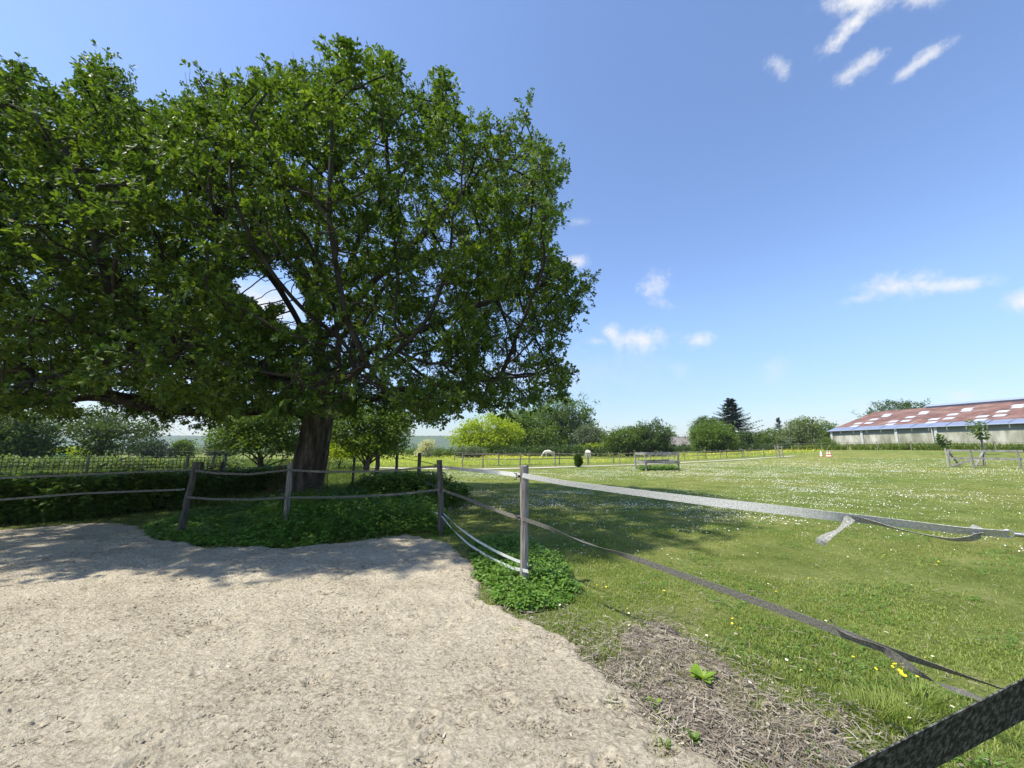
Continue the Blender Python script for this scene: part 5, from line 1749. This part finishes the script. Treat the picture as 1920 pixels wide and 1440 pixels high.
px_tree('broadleaf_tree', 'dark leafy tree filling the gap behind the yellow green tree', 'tree', 86, 985, [(975, 800, 34, 28), (990, 822, 48, 28), (960, 790, 26, 20), (1010, 830, 40, 22)], LM['fresh'], 1300, .42, TG, .35)
px_tree('broadleaf_tree', 'small thin leafed tree at the right foot of the tallest tree', 'tree', 84, 1115, [(1110, 822, 26, 20), (1130, 828, 20, 14), (1098, 812, 16, 16)], LM['grey'], 600, .34, TG, .2)
px_tree('broadleaf_tree', 'low round tree, left half of the dark pair by the thatched cottage', 'tree', 72, 1175, [(1170, 822, 30, 17), (1155, 830, 22, 12), (1190, 815, 18, 14)], LM['mid'], 700, .32, TG, .3)
px_tree('broadleaf_tree', 'dark domed tree, right half of the pair by the thatched cottage', 'tree', 72, 1222, [(1222, 812, 30, 19), (1205, 822, 22, 18), (1238, 824, 20, 16), (1215, 830, 36, 12)], LM['dark'], 1000, .30, TG, .35)
px_tree('slender_tree', 'pale wispy tree peeping out behind the left end of the cottage', 'tree', 118, 1258, [(1256, 815, 9, 16), (1262, 826, 8, 10)], LM['pale'], 160, .4, None, .2)
px_tree('hawthorn_bush', 'yellow green low bush under the dark trees beside the rear view horse', 'bush', 78, 1125, [(1120, 840, 20, 6), (1145, 838, 14, 5), (1100, 842, 12, 5)], LM['lime'], 200, .3, None, .08)
px_tree('round_tree', 'round fresh green tree just right of the thatched cottage', 'tree', 78, 1335, [(1335, 815, 34, 24), (1318, 822, 22, 20), (1352, 826, 22, 18)], LM['fresh'], 1100, .34, None, .3)
px_tree('broadleaf_tree', 'dull green tree rising behind the round tree by the cottage', 'tree', 98, 1322, [(1322, 797, 18, 14), (1308, 808, 12, 12), (1338, 800, 10, 10)], LM['dark'], 500, .35, None, .3)
px_tree('shrub', 'small light green shrub between the round tree and the big conifer', 'shrub', 76, 1372, [(1370, 822, 9, 9), (1372, 832, 10, 9)], LM['fresh'], 160, .26, None, .1)
px_tree('shrub', 'dark shrub at the right foot of the big conifer', 'shrub', 80, 1397, [(1396, 822, 12, 12), (1398, 834, 16, 10)], LM['dark'], 260, .3, None, .12)
px_tree('orchard_tree', 'low wide hedge tree between the big conifer and the small fir', 'tree', 84, 1430, [(1425, 826, 24, 11), (1445, 820, 18, 14), (1410, 832, 18, 8)], LM['fresh'], 560, .3, None, .18)
px_tree('orchard_tree', 'spreading fruit tree with open top right of the small fir', 'tree', 80, 1500, [(1495, 806, 24, 18), (1512, 800, 20, 14), (1482, 822, 24, 16), (1510, 824, 28, 16)], LM['pale'], 900, .3, None, .22)
px_tree('orchard_tree', 'rounded green tree touching the left end of the barn', 'tree', 84, 1545, [(1543, 805, 18, 17), (1535, 822, 24, 18), (1556, 825, 16, 16)], LM['fresh'], 800, .3, None, .22)
px_tree('hedge_shrub', 'low clipped hedge in front of the thatched cottage', 'hedge', 88, 1275, [(1245, 840, 14, 4.5), (1265, 840.5, 14, 4.5), (1285, 840, 14, 4.5), (1305, 840, 14, 5), (1232, 840, 10, 5)], LM['dark'], 260, .26, None, .05, seedpts=4)
px_tree('hedge_shrub', 'long low dark hedge under the orchard trees beside the gate', 'hedge', 78, 1440, [(1400 + i * 18, 839, 12, 5) for i in range(9)], LM['dark'], 380, .26, None, .05, seedpts=4)
px_tree('hedge_shrub', 'dark thicket under the tall trees behind the grazing horse', 'hedge', 74, 1020, [(900 + i * 22, 845, 15, 7) for i in range(17)], LM['dark'], 900, .3, None, .06, seedpts=4)
px_tree('broadleaf_tree', 'rounded dark crown rising behind the barn roof', 'tree', 98, 1680, [(1680, 776, 42, 24), (1655, 790, 26, 18), (1715, 782, 22, 18)], LM['dark'], 900, .36, None, .4)
px_tree('shrub', 'bush at the left foot of the barn wall', 'shrub', 70, 1552, [(1550, 832, 12, 8), (1560, 838, 10, 6)], LM['fresh'], 200, .24, None, .08)


def conifer(name, label, Y, u, vtop, vbase, wpx, mat, n_wh, cat='conifer'):
    b_ = GP(u, Y); top = P(u, vtop, Y); Hh = top[2] - b_[2]; Wd = wpx * Y / F
    e = empty(name, b_, label, cat)
    mb = MB(); mb.tube([b_ - [0, 0, .1], b_ + [0, 0, Hh * .5], [top[0], top[1], top[2]]], [Wd * .07, Wd * .045, .02], 8); mb.build('trunk', M['bark'], e, True)
    pos_, dr_, nr_, sz = [], [], [], []
    for i in range(n_wh):
        f = i / n_wh; 
        for k in range(8):
            a = k * 2 * math.pi / 8 + i * 1.1 + random.uniform(-.3, .3); z = b_[2] + Hh * (.08 + .90 * f + random.uniform(-.03, .03))
            L_ = Wd * (1 - f) ** .95 * random.uniform(.35, 1.1) + .10
            for q_ in np.arange(.15, 1.0, .085):
                c_ = np.array([b_[0] + math.cos(a) * L_ * q_, b_[1] + math.sin(a) * L_ * q_, z - L_ * (.34 * q_ - .46 * q_ * q_)])
                for sd_ in (-1, 1, 0, 0):
                    aa = a + sd_ * 1.0
                    pos_.append(c_ + RNG.normal(size=3) * .07); dr_.append((math.cos(aa), math.sin(aa), random.uniform(-.35, .15))); nr_.append((random.gauss(0, .3), random.gauss(0, .3), 1)); sz.append(Wd * .075 * (1.1 - .6 * q_))
    mb = MB(); mb.cards(np.array(pos_), unit(np.array(dr_)), unit(np.array(nr_)), np.array(sz), DIA_T, DIA_F); mb.build('crown', mat, e)


conifer('conifer_tree', 'tall dark bluish conifer, highest tree right of the cottage', 88, 1374, 745, 842, 84, LM['fir'], 24)
conifer('fir_tree', 'small narrow dark fir left of the orchard trees', 86, 1461, 781, 840, 26, LM['fir'], 18)
conifer('fir_tree', 'tiny fir tip just right of the narrow dark fir', 96, 1474, 787, 838, 7, LM['fir'], 12)
# conifer-like bush in the field
bb = G(1084, 875.5); e = empty('field_bush', bb, 'small dense green bush standing alone before the track fence', 'bush')
mb = MB(); mb.tube([bb, bb + [0, 0, .9]], [.05, .015], 6); mb.build('trunk', M['bark'], e)
n = 2600; z = RNG.uniform(.03, 1, n); a = RNG.uniform(0, 6.28, n); rr_ = .34 * np.interp(z, [0, .3, .75, 1], [.5, .95, .8, .2]) * np.sqrt(RNG.uniform(.1, 1, n)) * (1 + .3 * np.sin(a * 3 + z * 5))
p = bb + np.stack([np.cos(a) * rr_, np.sin(a) * rr_, z * 1.02], -1)
mb = MB(); mb.cards(p, unit(np.stack([np.cos(a), np.sin(a), 0 * a + 1.0], -1)), unit(RNG.normal(size=(n, 3))), RNG.uniform(.06, .14, n), DIA_T, DIA_F); mb.build('crown', LM['dark'], e)


# young staked trees before the barn
def sapling(u, vb, Y, lobes, label, stake=True):
    b_ = GP(u, Y); e = empty('sapling', b_, label, 'sapling')
    L = [(P(a_, v_, Y), r1 * Y / F, r2 * Y / F) for a_, v_, r1, r2 in lobes]
    c_ = np.mean([q_[0] for q_ in L], 0)
    mb = MB(); mb.tube([b_, (b_ + c_) / 2 + [.05, 0, 0], c_], [.05, .035, .015], 6)
    for q_ in L: mb.tube([(b_ + c_) / 2, q_[0]], [.02, .008], 4, caps=False)
    mb.build('trunk', M['twig'], e)
    P_, D_ = [], []
    for (cc, r1, r2) in L:
        k = 95; d_ = rnd_dir(k) * RNG.uniform(.3, 1, (k, 1)); P_.append(cc + d_ * [r1 * 1.25, r1, r2 * 1.2]); D_.append(unit(d_ + [0, 0, -.2]))
    P_ = np.concatenate(P_); D_ = np.concatenate(D_)
    mb = MB(); mb.cards(P_, D_, unit(RNG.normal(size=P_.shape) * .5 + [0, 0, 1]), RNG.uniform(.16, .34, len(P_)), NET_T, NET_F); mb.build('crown', LM['mid'], e)
    if stake:
        s_ = empty('stake', b_ + [.32, .1, 0], 'pale wooden stake beside the taller young tree', 'stake')
        mb = MB(); mb.bar(b_ + [.32, .1, -.1], b_ + [.28, .1, 1.85], .08, .08); o = mb.build('stake_wood', M['pale_wood'], s_)


sapling(1835, 850, 44, [(1826, 797, 9, 8), (1838, 800, 8, 7), (1832, 810, 11, 6), (1842, 818, 8, 4)], 'taller young staked tree in front of the barn wall')
sapling(1770, 850, 46, [(1763, 822, 6, 6), (1772, 832, 7, 6), (1768, 828, 7, 6)], 'shorter leaning young tree left of the staked one', False)

# left side, beyond the hedge
px_tree('broadleaf_tree', 'big dark tree at the far left edge behind the hedge', 'tree', 34, 20, [(10, 800, 60, 38), (45, 822, 40, 34), (-30, 820, 60, 44), (30, 848, 60, 20)], LM['dark'], 1300, .26, None, .35, seedpts=20)
px_tree('open_tree', 'wide open branched tree with see through crown right of the water tank', 'tree', 40, 195, [(160, 790, 46, 14), (230, 795, 60, 14), (205, 808, 75, 14), (190, 780, 40, 12), (215, 832, 62, 18), (260, 806, 36, 10), (140, 806, 30, 10), (180, 845, 36, 14)], LM['dark'], 720, .24, None, .30, seedpts=34, cr=.3)
px_tree('pine_tree', 'bluish pine with spreading top left of the small round tree', 'tree', 60, 290, [(285, 836, 22, 7), (275, 846, 20, 8), (300, 850, 26, 9)], LM['fir'], 260, .3, None, .15)
px_tree('broadleaf_tree', 'small light green tree standing alone against the far ridge', 'tree', 62, 344, [(344, 836, 14, 9), (344, 848, 15, 9)], LM['mid'], 300, .28, None, .15)
px_tree('pine_tree', 'dark flat topped pine just left of the layered tree', 'tree', 60, 408, [(405, 840, 14, 5), (412, 850, 16, 8)], LM['fir'], 220, .28, None, .15)
px_tree('layered_tree', 'yellow green tree with layered boughs left of the oak trunk', 'tree', 24, 500, [(470, 795, 52, 16), (520, 780, 60, 18), (450, 815, 44, 11), (500, 832, 62, 13), (480, 812, 50, 12), (545, 815, 40, 26), (425, 828, 26, 8)], LM['mid'], 1400, .17, None, .16, seedpts=30, cr=.22)
px_tree('leafy_tree', 'leafy tree with light falling through right of the oak trunk', 'tree', 26, 690, [(650, 800, 36, 34), (700, 782, 46, 18), (735, 805, 34, 22), (690, 830, 44, 14), (720, 838, 34, 12), (745, 790, 22, 16)], LM['fresh'], 1500, .17, None, .2, seedpts=30, cr=.22)
px_tree('leafy_bush', 'bright yellow green bush at the foot of the trunk gap right of the oak', 'bush', 30, 640, [(640, 845, 26, 10), (625, 838, 14, 8), (665, 848, 18, 8)], LM['lime'], 380, .16, None, .06)
px_tree('hawthorn_tree', 'creamy blossoming hawthorn standing alone before the ridge', 'tree', 60, 799, [(800, 836, 11, 9), (796, 846, 13, 8)], LM['blossom'], 260, .24, None, .12)
px_tree('grey_bush', 'grey leaved bush between the hawthorn and the yellow green tree', 'bush', 58, 880, [(872, 846, 16, 8), (890, 848, 15, 7)], LM['grey'], 300, .22, None, .08)
px_tree('hedge_shrub', 'row of low mixed bushes closing the valley field behind the hawthorn', 'hedge', 64, 830, [(770 + i * 16, 849, 12, 5) for i in range(9)], LM['mid'], 420, .24, None, .05, seedpts=4)
px_tree('leafy_bush', 'yellow green bush left of the water tank', 'bush', 36, 55, [(50, 852, 24, 11), (35, 858, 20, 9), (70, 860, 22, 9)], LM['fresh'], 420, .18, None, .06)
px_tree('leafy_bush', 'sunlit lime green bush right behind the water tank', 'bush', 46, 100, [(100, 850, 16, 8), (140, 853, 16, 8), (125, 848, 12, 5)], LM['lime'], 300, .2, None, .06)
px_tree('hedge_shrub', 'scrubby line of mixed bushes behind the mesh fence at left', 'hedge', 30, 200, [(-60 + i * 26, 869 + (i % 3), 20, 3 + (i % 4)) for i in range(20)], LM['greyfresh'], 1000, .2, None, .05, seedpts=6)
px_tree('hedge_shrub', 'hazy belt of bushes before the wooded ridge at left', 'hedge', 110, 330, [(40 + i * 22, 845 + (i % 2) * 2, 17, 6 + (i % 3)) for i in range(36)], LM['grey'], 900, .45, None, .06, seedpts=4)

# ------------------------------------------------------------------ air
m = bpy.data.materials.new('haze'); m.use_nodes = True; t = m.node_tree; t.nodes.clear()
out = t.nodes.new('ShaderNodeOutputMaterial'); vp = t.nodes.new('ShaderNodeVolumePrincipled')
vp.inputs['Color'].default_value = (.80, .90, 1.0, 1); vp.inputs['Density'].default_value = .00020; vp.inputs['Anisotropy'].default_value = .2
t.links.new(vp.outputs[0], out.inputs['Volume'])
mb = MB(); mb.box((0, 0, 36), (9000, 9000, 80)); o = mb.build('haze', m); o['kind'] = 'stuff'
